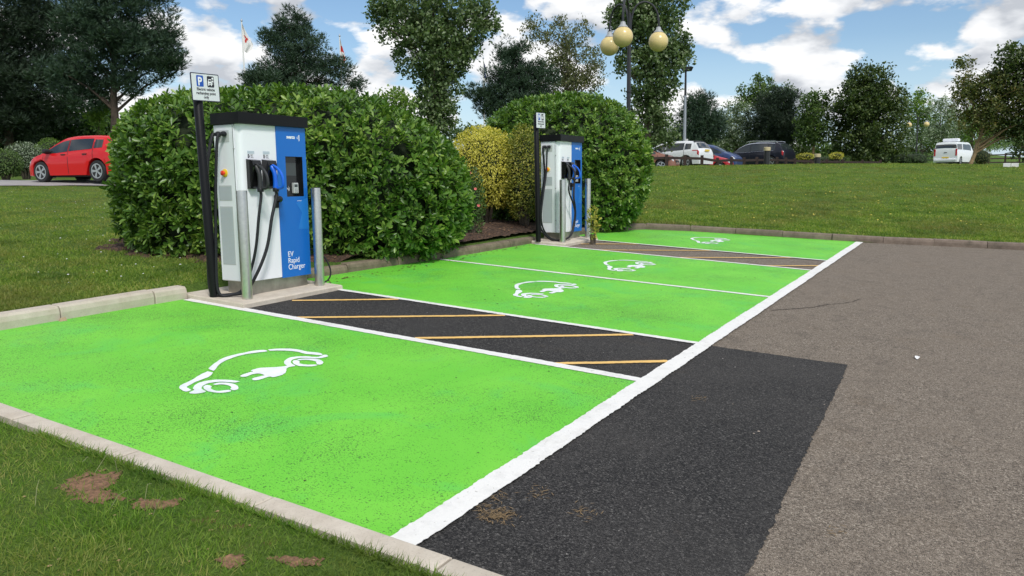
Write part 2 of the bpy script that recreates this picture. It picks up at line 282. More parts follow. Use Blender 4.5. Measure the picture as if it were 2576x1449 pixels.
class MB:
    def __init__(s): s.v = []; s.f = []; s.m = []; s.cm = 0
    def add(s, V, F):
        b = len(s.v); s.v += [tuple(map(float, p)) for p in V]; s.f += [tuple(b+i for i in f) for f in F]; s.m += [s.cm]*len(F); return s
    def box(s, x0, x1, y0, y1, z0, z1, bev=0):
        if bev:
            e = bev; V = []
            for (z, i) in ((z0, e), (z0+e, 0), (z1-e, 0), (z1, e)):
                V += [(x0+i+(e if not i else 0)*0, y0+i, z), (x1-i, y0+i, z), (x1-i, y1-i, z), (x0+i, y1-i, z)]
            F = [(3, 2, 1, 0), (12, 13, 14, 15)]
            for k in range(3):
                for j in range(4): F.append((4*k+j, 4*k+(j+1) % 4, 4*k+4+(j+1) % 4, 4*k+4+j))
            return s.add(V, F)
        V = [(x, y, z) for z in (z0, z1) for (x, y) in ((x0, y0), (x1, y0), (x1, y1), (x0, y1))]
        return s.add(V, [(3, 2, 1, 0), (4, 5, 6, 7), (0, 1, 5, 4), (1, 2, 6, 5), (2, 3, 7, 6), (3, 0, 4, 7)])
    def lathe(s, prof, c=(0, 0, 0), n=16, axis='z'):
        V = []
        for (r, h) in prof:
            for k in range(n):
                a = 2*math.pi*k/n; p = (r*math.cos(a), r*math.sin(a), h)
                if axis == 'y': p = (p[0], p[2], -p[1])
                if axis == 'x': p = (p[2], p[0], p[1])
                V.append((p[0]+c[0], p[1]+c[1], p[2]+c[2]))
        F = []
        for i in range(len(prof)-1):
            for k in range(n): F.append((i*n+k, i*n+(k+1) % n, (i+1)*n+(k+1) % n, (i+1)*n+k))
        F.append(tuple(range(n))[::-1]); F.append(tuple((len(prof)-1)*n+k for k in range(n)))
        return s.add(V, F)
    def tube(s, pts, r, n=8, flat=None):
        pts = [Vector(p) for p in pts]; rs = r if hasattr(r, '__len__') else [r]*len(pts)
        V = []; up = None
        for i, p in enumerate(pts):
            t = (pts[min(i+1, len(pts)-1)]-pts[max(i-1, 0)]).normalized()
            if up is None: up = Vector((0, 0, 1)) if abs(t.z) < .9 else Vector((1, 0, 0))
            a = t.cross(up).normalized(); b = a.cross(t).normalized(); up = b
            for k in range(n):
                q = 2*math.pi*k/n; V.append(p+(a*math.cos(q)*(flat or 1)+b*math.sin(q))*rs[i])
        F = [(i*n+k, i*n+(k+1) % n, (i+1)*n+(k+1) % n, (i+1)*n+k) for i in range(len(pts)-1) for k in range(n)]
        F.append(tuple(range(n))[::-1]); F.append(tuple((len(pts)-1)*n+k for k in range(n)))
        return s.add(V, F)
    def prism(s, poly, a, b, plane='xz'):
        """a closed outline extruded between two levels of the third axis"""
        n = len(poly)
        def P(p, l): return {'xz': (p[0], l, p[1]), 'xy': (p[0], p[1], l), 'yz': (l, p[0], p[1])}[plane]
        V = [P(p, a) for p in poly]+[P(p, b) for p in poly]
        return s.add(V, [tuple(range(n))[::-1], tuple(range(n, 2*n))]+[(i, (i+1) % n, n+(i+1) % n, n+i) for i in range(n)])
    def build(s, name, material, parent=None, smooth=False, loc=None):
        me = bpy.data.meshes.new(name); me.from_pydata(s.v, [], s.f)
        ms = material if isinstance(material, (list, tuple)) else [material]
        for q in ms: me.materials.append(q)
        if len(ms) > 1:
            for p, k in zip(me.polygons, s.m): p.material_index = k
        if smooth:
            for p in me.polygons: p.use_smooth = True
            try: me.set_sharp_from_angle(angle=math.radians(38))
            except Exception: pass
        me.validate(); me.update()
        return link(name, me, parent, loc)
def catmull(P, n=8):
    P = [np.array(p, float) for p in P]; Q = [2*P[0]-P[1]]+P+[2*P[-1]-P[-2]]; out = []
    for i in range(1, len(Q)-2):
        for k in range(n):
            t = k/n; a, b, c, d = Q[i-1:i+3]
            out.append(.5*((2*b)+(-a+c)*t+(2*a-5*b+4*c-d)*t*t+(-a+3*b-3*c+d)*t**3))
    out.append(P[-1]); return out
def text(name, body, size, loc, material, parent, rot=(math.pi/2, 0, 0), align='LEFT', ext=.0008, sx=1, space=1.0, bold=0):
    cu = bpy.data.curves.new(name, 'FONT'); cu.body = body; cu.size = size; cu.extrude = ext; cu.align_x = align; cu.space_character = space; cu.offset = bold
    o = bpy.data.objects.new(name, cu); C.objects.link(o); dg = bpy.context.evaluated_depsgraph_get()
    me = bpy.data.meshes.new_from_object(o.evaluated_get(dg)); C.objects.unlink(o); bpy.data.objects.remove(o)
    me.materials.clear(); me.materials.append(material)
    q = link(name, me, parent, loc); q.rotation_euler = rot; q.scale = (sx, 1, 1); return q

# ------------------------------------------------------------------ ground: car park plane and the lawns that rise round it
EDGE = [(2.06, -7), (2.06, 0), (2.06, 3), (2.06, 6.6), (2.25, 6.90), (5.0, 6.88), (6.4, 6.86), (8.0, 6.76), (10.0, 6.64), (11.6, 6.64), (13.9, 6.62), (15.1, 6.45), (15.85, 5.95), (16.12, 5.0),
        (16.25, 3.9), (16.55, 1.95), (16.98, .72), (17.44, -.8), (18.4, -3.6), (20.0, -8), (24, -18), (30, -34)]
EP = np.array(catmull([(*p, 0) for p in EDGE], 6))[:, :2]
def ez(x, y): return gz(x, y)+np.where(np.asarray(x) < 2.2, np.where(np.asarray(y) < 6.3, .080, .10), .118)
ctrl = [(-200, 470, 24), (100, 469, 24), (300, 468, 24.5), (-200, 458, 26.6), (100, 457, 26.5), (300, 456, 27), (100, 448, 36), (450, 446, 36), (0, 430, 60), (700, 428, 60), (1200, 425, 60), (1200, 434, 34),
        (750, 445, 30), (1650, 420, 37), (1900, 416, 37), (2100, 414, 37), (2300, 412, 37), (2576, 420, 36), (2950, 422, 34), (1700, 427, 50), (1950, 420, 58), (2400, 414, 73), (2000, 404, 92), (2450, 383, 112), (2700, 383, 110), (1700, 408, 92),
        (-700, 430, 300), (500, 425, 300), (1500, 420, 300), (2500, 372, 300), (3600, 385, 300), (2450, 374, 190), (2700, 374, 190), (-3000, 470, 60), (-3000, 560, 12)]
cp = [atd(*c) for c in ctrl] + [np.array([e[0], e[1], ez(*e)]) for e in EDGE] + [np.array([-3, 1.0, .15]), np.array([-3, 5.0, .35])]
cp = np.array(cp)
def _U(d2): return np.where(d2 > 1e-9, d2*np.log(np.maximum(d2, 1e-9))*.5, 0)
_sc = 20.0
Pn = cp[:, :2]/_sc; nC = len(Pn)
K = _U(((Pn[:, None]-Pn[None])**2).sum(2)) + np.eye(nC)*.02
Pm = np.c_[np.ones(nC), Pn]; A = np.zeros((nC+3, nC+3)); A[:nC, :nC] = K; A[:nC, nC:] = Pm; A[nC:, :nC] = Pm.T
sol = np.linalg.solve(A, np.r_[cp[:, 2], 0, 0, 0])
def Hf(X):
    q = X/_sc; out = np.empty(len(q))
    for s in range(0, len(q), 20000):
        b = q[s:s+20000]; out[s:s+20000] = _U(((b[:, None]-Pn[None])**2).sum(2))@sol[:nC]+sol[nC]+b@sol[nC+1:]
    return out
def nearest(X):
    """nearest point of the kerb line, and which side of it"""
    a = EP[:-1]; d = EP[1:]-a; L2 = (d**2).sum(1); nx = np.empty(len(X)); ny = np.empty(len(X)); dist = np.empty(len(X)); side = np.empty(len(X))
    for s in range(0, len(X), 8000):
        x = X[s:s+8000]; w = x[:, None]-a[None]; t = np.clip((w*d).sum(2)/L2, 0, 1); q = a[None]+d*t[..., None]; D = ((x[:, None]-q)**2).sum(2)
        k = D.argmin(1); i = np.arange(len(x)); nx[s:s+8000] = q[i, k, 0]; ny[s:s+8000] = q[i, k, 1]; dist[s:s+8000] = np.sqrt(D[i, k])
        side[s:s+8000] = d[k, 0]*w[i, k, 1]-d[k, 1]*w[i, k, 0]
    return nx, ny, dist, side
_EH = Hf(EP)
def wob(x, y, s, seed): return (np.sin(x*s+seed)*np.cos(y*s*1.3+seed*2.1)+.5*np.sin(x*s*2.3+y*s*1.9+seed*3.3)+.3*np.cos(x*s*4.1-y*s*3.7+seed))/1.8
def ground(X):
    X = np.asarray(X, float); nx, ny, t, side = nearest(X)
    e = np.c_[nx, ny]; z = Hf(X)+(ez(nx, ny)-Hf(e))*np.exp(-t/2.5)
    z += wob(X[:, 0], X[:, 1], 2.1, 1.0)*.02*np.minimum(1, t*2)
    return np.where(side > 0, z, gz(X[:, 0], X[:, 1])), t, side
def gpt(x, y): return float(ground(np.array([[x, y]]))[0][0])
def on(px, D, dz=0):
    p = atd(px, 500, D); return (float(p[0]), float(p[1]), gpt(p[0], p[1])+dz)
# lawn sheet: fans out from the back of the kerbs to beyond the far trees
tg = np.diff(EP, axis=0); nrm = np.c_[-tg[:, 1], tg[:, 0]]; nrm /= np.linalg.norm(nrm, axis=1)[:, None]
vn = np.vstack([nrm[:1], (nrm[1:]+nrm[:-1]), nrm[-1:]])
for _ in range(14): vn[1:-1] = (vn[2:]+vn[:-2]+vn[1:-1])/3
vn /= np.linalg.norm(vn, axis=1)[:, None]
ts = np.concatenate([[0], np.cumsum(.05*1.105**np.arange(66))]); ts = ts[ts < 420]; ts = np.r_[-.13, ts]
LX = (EP[:, None]+vn[:, None]*ts[None, :, None]).reshape(-1, 2)
LZ, _, _ = ground((EP[:, None]+vn[:, None]*np.maximum(ts, 1e-4)[None, :, None]).reshape(-1, 2)); LZ = LZ-np.tile((ts < 0)*.11, len(EP))
nt_ = len(ts); ii, jj = np.meshgrid(np.arange(len(EP)-1), np.arange(nt_-1), indexing='ij'); b0 = (ii*nt_+jj).ravel()
link('lawn', np_mesh('lawn', np.c_[LX, LZ], np.c_[b0, b0+nt_, b0+nt_+1, b0+1], LAWN, True))['kind'] = 'structure'
def sheet(name, poly, dz, material, sub=1, edge_noise=0):
    """flat marking or surfacing laid on the car park plane; long edges may be slightly ragged like brushed paint"""
    P = []
    n = len(poly)
    for i in range(n):
        a, b = np.array(poly[i], float), np.array(poly[(i+1) % n], float); L = np.linalg.norm(b-a); k = max(1, int(L/.02)) if edge_noise else 1
        t = (b-a)/max(L, 1e-9); nn = np.array([-t[1], t[0]])
        for j in range(k):
            off = 0 if j == 0 else edge_noise*(rng.normal()*.6+math.sin(j*.21+i)*.5+math.sin(j*.053+2*i)*.6)
            P.append(a+(b-a)*j/k+nn*off)
    me = bpy.data.meshes.new(name); me.from_pydata([(p[0], p[1], gz(p[0], p[1])+dz) for p in P], [], [tuple(range(len(P)))])
    me.materials.append(material); o = link(name, me); o['kind'] = 'structure'
    if me.polygons[0].normal.z < 0: me.flip_normals()
    return o
park = [(2.1, -60)]+[(x, y) for x, y in [(2.1, 0), (2.1, 6.95), (6, 6.95), (11, 6.75), (14, 6.72), (15.1, 6.55), (15.95, 6.0), (16.22, 5), (16.36, 3.9), (16.66, 1.9), (17.1, .7), (17.55, -.8), (18.3, -3.6), (20, -8), (24, -18), (30, -34), (40, -60)]]
sheet('car_park_tarmac', park, 0, OLD)
sheet('fresh_tarmac_patch', [(2.2, -3), (2.2, 6.78), (6.32, 6.78), (6.33, 1.9), (6.375, .77), (5.3, .735), (4.2, .70), (3.1, .66), (2.2, .66)][1:] , .004, NEW, edge_noise=.006)
bays = [(2.25, 4.98), (6.36, 8.98), (9.04, 11.62), (12.94, 16.08)]
for k, (a, b) in enumerate(bays):
    if k < 3: poly = [(a, 1.93), (b, 1.93), (b, 6.78 if k == 0 else 6.72), (a, 6.78)]
    else: poly = [(a, 1.93), (16.42, 1.93), (16.16, 3.9), (16.02, 5.0), (15.75, 5.85), (15.0, 6.36), (13.9, 6.56), (a, 6.58)]
    sheet('green_bay', poly, .008, PAINT, edge_noise=.006)
def pline(name, a, b, w, material, dz=.012, en=.0035):
    a, b = np.array(a, float), np.array(b, float); t = (b-a)/np.linalg.norm(b-a); n = np.array([-t[1], t[0]])*w/2
    sheet(name, [a+n, a-n, b-n, b+n], dz, material, edge_noise=en)
pline('white_line', (2.2, 1.875), (16.36, 1.875), .13, WHITE, .016, .004)
for x, w, y1 in ((4.985, .10, 6.70), (6.33, .075, 6.0), (9.01, .075, 6.5), (11.62, .075, 6.4), (12.93, .075, 6.2)):
    pline('white_line', (x+(.03 if x < 5 else 0), 1.93), (x, y1), w, WHITE, .012)
for dx, dw in ((0, 0), (6.62, 0)):
    for a, b in (((5.58, 5.87), (6.30, 5.09)), ((5.02, 5.27), (6.29, 3.80)), ((5.05, 3.92), (6.29, 2.50)), ((5.03, 2.63), (5.62, 1.945))):
        pline('yellow_line', (a[0]+dx, a[1]-(.05 if dx else 0)), (b[0]+dx, b[1]-(.05 if dx else 0)), .062, YELLOW, .010)
# the electric car symbols, traced from the nearest one
def zq(x, y): p = hit((500+x/3.481)*.7271, (1100+y/3.481)*.7271); return (p[0], p[1])
SYM = [[(765,663),(700,690),(640,725),(560,775),(470,815),(430,835),(418,860),(440,885),(500,908),(562,890),(520,865),(510,850),(540,835),(620,790),(700,760),(790,720),(825,678)],
 [(770,635),(800,600),(850,562),(920,515),(1030,475),(1180,440),(1300,415),(1440,403),(1475,420),(1380,432),(1250,450),(1120,480),(1000,522),(930,560),(880,600),(860,635),(830,657)],
 [(1485,398),(1600,388),(1750,388),(1870,400),(1960,423),(2090,436),(2145,455),(2120,468),(2020,458),(1930,449),(1850,427),(1740,414),(1600,410),(1510,414)],
 [(2218,480),(2190,462),(2150,465),(2100,485),(2040,488),(1950,480),(1830,483),(1740,500),(1690,535),(1680,560),(1695,580),(1715,590),(1680,602),(1560,612),(1400,620),(1330,635),(1280,656),(1308,665),(1250,680),(1160,712),(1165,728),(1220,728),(1300,700),(1370,688),(1430,702),(1440,712),(1330,740),(1295,755),(1320,770),(1380,765),(1500,728),(1560,732),(1660,705),(1705,670),(1715,625),(1760,607),(1820,598),(1785,575),(1765,560),(1765,540),(1790,520),(1850,503),(1950,500),(2060,506),(2120,503),(2180,492)],
 [(1830,517),(1940,507),(2060,512),(2120,525),(2155,550),(2140,574),(2100,582),(2070,566),(2065,545),(2010,529),(1920,524),(1860,529)],
 [(1785,545),(1800,530),(1850,530),(1870,545),(1865,560),(1900,575),(1970,582),(2065,580),(2080,590),(2020,602),(1930,602),(1850,594),(1795,572)],
 [(1155,785),(1080,773),(960,763),(840,766),(720,783),(640,810),(600,840),(585,870),(600,890),(540,915),(560,932),(640,932),(740,910),(700,885),(690,860),(720,830),(780,805),(900,790),(1000,793),(1100,800)],
 [(820,822),(900,800),(1010,802),(1090,820),(1130,850),(1125,880),(1080,892),(1035,880),(1045,852),(1000,829),(920,822),(850,828)],
 [(710,850),(740,830),(790,835),(812,850),(800,870),(830,890),(900,900),(1010,888),(1045,903),(980,918),(880,922),(780,908),(720,880)]]
SYMW = [[zq(*p) for p in s] for s in SYM]
def symbol(dx, dy, label):
    mb_v = []; mb_f = []
    for s in SYMW:
        b = len(mb_v); q = catmull([(*p, 0) for p in s], 3)
        for p in q: mb_v.append((p[0], p[1]))
        mb_f.append(tuple(range(b, len(mb_v))))
    cx, cy = SYMW[3][10]
    P = [((x-cx)+cx+dx+rng.normal()*.0012, y+dy+rng.normal()*.0012) for x, y in mb_v]
    ox, oy = cx+dx, cy+dy
    me = bpy.data.meshes.new('car_symbol'); me.from_pydata([(x-ox, y-oy, gz(x, y)+.012-gz(ox, oy)) for x, y in P], [], mb_f); me.materials.append(M_symb)
    for p in me.polygons:
        if p.normal.z < 0: p.flip()
    o = link('car_symbol', me, None, (ox, oy, gz(ox, oy))); tag(o, label, 'road marking', 'painted electric car symbols')
M_symb = mat('symbol_white_paint', (.76, .80, .82), .6, var=.08, vscale=12, dirt=(.45, .6, .45))
symbol(0, 0, 'white electric car and plug symbol on the nearest green bay')
symbol(4.13, -.05, 'white electric car and plug symbol painted beyond the black hatched strip')
symbol(6.60, -.08, 'white electric car and plug symbol on the bay in front of the farther charger')
symbol(10.78, -.02, 'white electric car and plug symbol on the farthest green bay, by the far kerb')

# ------------------------------------------------------------------ kerbs, stone by stone
def kerb_mesh(L, w, h, name, material, rnd=.02):
    prof = [(0, -.05), (0, h*.55), (.012, h*.86), (rnd+.012, h), (w, h), (w, -.05)]
    n = len(prof); xs = [0.004, .010, L-.010, L-.004]; V = []
    for k, x in enumerate(xs):
        s = .004 if k in (0, 3) else 0
        for (y, z) in prof: V.append((x, y+(s if y < w/2 else -s), z-(s if z > 0 else 0)))
    F = [(k*n+i, (k+1)*n+i, (k+1)*n+(i+1) % n, k*n+(i+1) % n) for k in range(3) for i in range(n)]+[tuple(range(n)), tuple(3*n+i for i in range(n))[::-1]]
    me = bpy.data.meshes.new(name); me.from_pydata(V, [], F); me.materials.append(material); me.validate(); return me
def kerb(name, pts, L, w, h, material, jit=.004, lift=0):
    """stones laid end to end along a line of points; the face looks to the right-hand side of travel"""
    root = empty(name, (pts[0][0], pts[0][1], gz(*pts[0])), kind='structure'); me = kerb_mesh(L, w, h, 'kerb_stone', material)
    P = np.array(pts, float); seg = np.linalg.norm(np.diff(P, axis=0), axis=1); S = np.r_[0, np.cumsum(seg)]
    k = 0
    while (k+1)*L <= S[-1]+.4*L:
        a = np.array([np.interp(k*L, S, P[:, i]) for i in (0, 1)]); b = np.array([np.interp(min((k+1)*L, S[-1]), S, P[:, i]) for i in (0, 1)])
        if np.linalg.norm(b-a) < .3*L: break
        t = (b-a)/np.linalg.norm(b-a); X = Vector((t[0], t[1], gz(*b)/1-gz(*a))) if False else Vector((t[0], t[1], SX*t[0]+SY*t[1])).normalized()
        Y = Vector((-t[1], t[0], SX*-t[1]+SY*t[0])).normalized(); Z = X.cross(Y)
        M = Matrix.Identity(4)
        for i in range(3): M[i][0], M[i][1], M[i][2] = X[i], Y[i], Z[i]
        M = Matrix.Translation((a[0]+rng.normal()*jit*.3, a[1]+rng.normal()*jit*.5, gz(*a)+lift+rng.normal()*jit*.5))@M@Matrix.Rotation(rng.normal()*jit*.8, 4, 'Y')
        o = link('kerb_stone', me, root); o.matrix_world = M; o.matrix_parent_inverse = Matrix.Identity(4); o.matrix_local = root.matrix_world.inverted()@M if False else Matrix.Translation(-Vector(root.location))@M
        k += 1
    return root
def dense(P, n=6): return [tuple(p[:2]) for p in catmull([(*p, 0) for p in P], n)]
kerb('near_kerb', [(2.235, -3.0), (2.235, 6.35)], .915, .140, .085, KNEW, .003)
lk = kerb('left_kerb', [(1.94, 6.735), (4.655, 6.735)], .905, .14, .13, KNEW, .003)
cut = link('kerb_stone', kerb_mesh(.36, .14, .13, 'kerb_stone', KNEW), lk); cut.location = Vector((4.66, 6.735, gz(4.66, 6.735)))-lk.location; cut.rotation_euler = (math.atan(SY), -math.atan(SX), 0)
kerb('middle_kerb', dense([(6.37, 6.73), (8.0, 6.62), (10.0, 6.50), (11.68, 6.50)]), .915, .14, .115, KOLD, .012)
kerb('corner_kerb', dense([(12.98, 6.50), (13.9, 6.48), (15.0, 6.30), (15.65, 5.85), (15.98, 5.0), (16.12, 3.95), (16.41, 1.92), (16.85, .70), (17.30, -.83), (18.26, -3.6), (19.86, -8), (22, -13)]), .915, .14, .125, KBROWN, .008)

# ------------------------------------------------------------------ soil beds under the hedges
def bed(name, x0, x1, y0, y1, outline):
    nx, ny = int((x1-x0)/.07), int((y1-y0)/.07); X, Y = np.meshgrid(np.linspace(x0, x1, nx), np.linspace(y0, y1, ny), indexing='ij'); P = np.c_[X.ravel(), Y.ravel()]
    z, t, s = ground(P); inside = outline(P[:, 0], P[:, 1])+wob(P[:, 0], P[:, 1], 5, 2)*.15
    z = z+np.clip(inside*.6, -.12, .05)+wob(P[:, 0], P[:, 1], 9, 5)*.012+rng.normal(size=len(z))*.008
    F = []
    I, J = np.meshgrid(np.arange(nx-1), np.arange(ny-1), indexing='ij'); b = (I*ny+J).ravel(); q = np.c_[b, b+ny, b+ny+1, b+1]
    ok = (s[q] > 0).all(1) & (t[q] > .02).all(1)
    o = link(name, np_mesh(name, np.c_[P, z], q[ok], SOIL, True)); o['kind'] = 'structure'
def outl(x, y):
    u = (x-8.28)*.70+(y-8.45)*.714; v = -(x-8.28)*.714+(y-8.45)*.70
    el = 1.15-np.sqrt((u/1.65)**2+(v/2.2)**2)
    return np.maximum(el, np.minimum(np.minimum(x-8.2, 10.5-y), 15.7-x-(y-6.6)*.3))
bed('soil_bed', 5.2, 16.0, 6.7, 12.6, outl)

# ------------------------------------------------------------------ scatter of leaves and blades
def frames(n, axis, up):
    a = axis/np.linalg.norm(axis, axis=1)[:, None]; s = np.cross(up, a); s /= np.maximum(np.linalg.norm(s, axis=1), 1e-6)[:, None]; u = np.cross(a, s)
    return np.stack([s, a, u], 2)        # columns: side, along, up
def scatter_mesh(name, TV, TF, pos, fr, scale, material, smooth=False):
    TV = np.asarray(TV, float); TF = np.asarray(TF); n = len(pos)
    sc = scale if np.ndim(scale) == 2 else np.repeat(np.asarray(scale)[:, None], 3, 1)
    V = np.einsum('nij,nkj->nki', fr, TV[None]*sc[:, None])+pos[:, None]
    F = (TF[None]+np.arange(n)[:, None, None]*len(TV)).reshape(-1, TF.shape[1])
    return np_mesh(name, V.reshape(-1, 3), F, material, smooth)
def unit(n):
    v = rng.normal(size=(n, 3)); return v/np.linalg.norm(v, axis=1)[:, None]
LEAF_V = [(0, 0, 0), (.125, .28, .035), (.20, .62, .035), (.125, .88, -.01), (0, 1.0, -.07), (-.125, .88, -.01), (-.20, .62, .035), (-.125, .28, .035), (0, .3, -.012), (0, .64, -.03)]
LEAF_F = [(0, 1, 8), (1, 2, 9), (1, 9, 8), (2, 3, 9), (3, 4, 9), (4, 5, 9), (5, 6, 9), (6, 7, 9), (7, 8, 9), (7, 0, 8)]
CARD_V = [(0, 0, 0), (.34, .5, .05), (0, 1, -.08), (-.34, .5, .05)]
CARD_F = [(0, 1, 2), (0, 2, 3)]
NEED_V = [(-.10, 0, 0), (.10, 0, 0), (0, 1, .05), (-.10, 0, .0), (.05, 0, .08), (.42, .85, -.05), (-.02, .0, .0), (.06, 0, .08), (-.44, .82, .1)]
NEED_F = [(0, 1, 2), (3, 4, 5), (6, 7, 8)]

def superell(n, c, ax, ay, az, yaw, e1, e2, shell, seed, zlow=-1, bump=.06):
    """points in the outer shell of a clipped-hedge shape, with their outward normals"""
    d = unit(n*2); d = d[d[:, 2] > zlow][:n]
    r = (((np.abs(d[:, 0])**e1+np.abs(d[:, 1])**e1)**(e2/e1)+np.abs(d[:, 2])**e2))**(-1/e2)
    q = d*r[:, None]; b = 1+bump*(wob(q[:, 0]*2, q[:, 1]*2+q[:, 2]*2, 2.6, seed)+.5*wob(q[:, 0]*2+q[:, 2], q[:, 1]*2, 6.1, seed+2))
    k = 1-shell*rng.random(len(q))**1.6
    p = q*(b*k)[:, None]*np.array([ax, ay, az])
    nn = np.c_[np.sign(q[:, 0])*np.abs(q[:, 0])**(e2-1)/ax, np.sign(q[:, 1])*np.abs(q[:, 1])**(e2-1)/ay, np.sign(q[:, 2])*np.abs(q[:, 2])**(e2-1)/az]
    nn /= np.linalg.norm(nn, axis=1)[:, None]
    co, si = math.cos(yaw), math.sin(yaw); R = np.array([[co, -si, 0], [si, co, 0], [0, 0, 1]])
    return p@R.T+np.array(c), nn@R.T
def hedge(label, c, ax, ay, az, yaw, n, size, leafm, singles, e1=2.4, e2=2.8, shell=.16, seed=1.0, name='laurel_hedge', group=None, warp=None, cat='hedge', core_k=.84, zlow=-.86, up=.55, rnd=.6, pieces='leaf', sprig=0, bump=.04):
    base = (c[0], c[1], gpt(c[0], c[1])); root = empty(name, base, label, cat, group)
    B = np.array(base)
    p, nn = superell(n, c, ax, ay, az, yaw, e1, e2, shell, seed, zlow, bump)
    if warp: p = warp(p)
    # solid core for the twigs, with the inner shade put into its dark colour
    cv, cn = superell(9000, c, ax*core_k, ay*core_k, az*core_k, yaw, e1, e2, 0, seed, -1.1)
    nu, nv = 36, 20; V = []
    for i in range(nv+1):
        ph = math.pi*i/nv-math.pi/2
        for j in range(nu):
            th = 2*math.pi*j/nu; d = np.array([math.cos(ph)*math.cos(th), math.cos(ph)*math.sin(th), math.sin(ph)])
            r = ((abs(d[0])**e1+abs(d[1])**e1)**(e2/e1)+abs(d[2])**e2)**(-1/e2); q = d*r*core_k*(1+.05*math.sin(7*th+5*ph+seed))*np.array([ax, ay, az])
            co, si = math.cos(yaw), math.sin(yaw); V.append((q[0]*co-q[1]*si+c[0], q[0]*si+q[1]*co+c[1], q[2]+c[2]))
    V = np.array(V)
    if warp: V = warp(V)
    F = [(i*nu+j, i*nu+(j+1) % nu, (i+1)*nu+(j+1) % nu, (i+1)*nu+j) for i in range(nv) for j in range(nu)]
    link('shaded_twig_core', np_mesh('shaded_twig_core', V-B, np.array(F), M_twig_shade, True), root)
    tb = MB()
    for k in range(9):
        a = k*.7+seed; tb.tube([(0.12*ax*math.cos(a), .12*ay*math.sin(a), -.08), (.3*ax*math.cos(a), .3*ay*math.sin(a), c[2]-az*.6-B[2])], .03, 6)
    tb.build('stems', M_bark, root)
    n = len(p); axis = nn*.55+np.array([0, 0, up])+unit(n)*rnd; upv = nn*.8+np.array([0, 0, .5])+unit(n)*.45
    low = p[:, 2] < c[2]-az*.45; axis[low] += np.array([0, 0, -.55])
    if sprig:
        m_ = n//sprig; p = np.repeat(p[:m_], sprig, 0); nn = np.repeat(nn[:m_], sprig, 0); n = len(p)
        A_ = axis[:m_]/np.linalg.norm(axis[:m_], axis=1)[:, None]; A_ = np.repeat(A_, sprig, 0); T1 = np.cross(A_, np.repeat(unit(m_), sprig, 0)); T1 /= np.linalg.norm(T1, axis=1)[:, None]; T2 = np.cross(A_, T1)
        k_ = np.tile(np.arange(sprig), m_); th = k_*2.4+rng.normal(size=n)*.25; lift = .45+.75*(k_/sprig)
        dr = T1*np.cos(th)[:, None]+T2*np.sin(th)[:, None]; axis = dr+A_*lift[:, None]*1.15; axis[:, 2] -= .12; upv = A_*.9-dr*.25
        p = p+A_*(k_/sprig*.055-.03)[:, None]
    fr = frames(n, axis, upv); sc = size*(.62+.6*rng.random(n))
    vis = np.argsort(np.linalg.norm(p-np.array([0, 0, EYE]), axis=1)-(np.einsum('ij,ij->i', nn, -p/np.linalg.norm(p, axis=1)[:, None])>.1)*3)
    sel = vis[:singles] if singles else vis[:0]; rest = vis[singles:]
    so = link('leaves' if not singles else 'leaf_mass', scatter_mesh('leaf_mass', LEAF_V, LEAF_F, p[rest]-B, fr[rest], sc[rest], leafm, True), root)
    so['kind'] = 'stuff'
    if singles:
        base_me = [np_mesh('leaf', np.array(LEAF_V)*np.array([w, 1, 1]), np.array(LEAF_F), leafm, True) for w in (.9, 1.0, 1.15)]
        for k, i in enumerate(sel):
            o = link(pieces, base_me[k % 3], root); M = Matrix.Identity(4)
            for a in range(3):
                for b in range(3): M[a][b] = fr[i][a][b]*sc[i]
                M[a][3] = p[i][a]-B[a]
            o.matrix_local = M
    return root
def w1(p):
    # the farther half slopes down towards the second charger
    a = (p[:, 0]-8.0)*.62-(p[:, 1]-8.2)*.78
    k = np.clip((a-.6)/1.9, 0, 1)
    p = p.copy(); p[:, 2] = .55+(p[:, 2]-.55)*(1-.30*k**1.5); return p
hedge('large dense green laurel hedge with rounded corners behind the nearer charger', (8.16, 8.31, 1.59), 1.60, 2.35, 1.20, math.radians(45.6), 58000, .098, LAUREL, 300, seed=1.3, warp=w1, e1=2.7, e2=3.8, sprig=7, bump=.035, shell=.11, zlow=-.93, core_k=.87)
hedge('domed laurel bush rising behind the farther charger', (14.66, 7.42, 1.80), 1.38, 1.80, 1.49, math.radians(27), 46000, .094, LAUREL, 0, sprig=7, e1=2.2, e2=2.45, seed=4.1, zlow=-.95, core_k=.88)
def blob(px, py, D, rx, ry, **k):
    """centre from a sight line at distance D, radii given in photograph pixels"""
    c = atd(px, py, D); s = D/FPX; return dict(c=(c[0], c[1], c[2]), ax=rx*s*.95, ay=rx*s, az=ry*s, yaw=math.atan2(c[1], c[0]), **k)
b = blob(1216, 428, 15.2, 92, 108, n=15000, size=.050, leafm=GOLD, singles=0, e1=2, e2=2, shell=.35, seed=2, name='golden_shrub', cat='shrub', core_k=.72, rnd=.9, up=.4)
hedge('bright golden yellow shrub between the two laurel hedges', **b)
b = blob(1318, 440, 14.9, 52, 124, n=7500, size=.050, leafm=GOLD2, singles=0, e1=2, e2=2, shell=.35, seed=6, name='variegated_shrub', cat='shrub', core_k=.68, rnd=.9, up=.4)
hedge('olive green and yellow variegated shrub just left of the farther sign post', **b)
b = blob(1492, 562, 13.5, 15, 46, n=170, size=.07, leafm=GOLD2, singles=0, e1=2, e2=2, shell=.8, seed=9, name='variegated_shrub', cat='shrub', core_k=.2, rnd=.9, up=.4)
hedge('small sparse yellow leaved shrub low behind the right bollard of the farther charger', **b)
b = blob(1186, 512, 13.2, 34, 92, n=2600, size=.045, leafm=ROSEL, singles=0, e1=2, e2=2, shell=.5, seed=3, name='rose_bush', cat='shrub', core_k=.55, rnd=.9, up=.5)
rb = hedge('narrow rose bush with a few coral pink flowers at the end of the large hedge', **b)
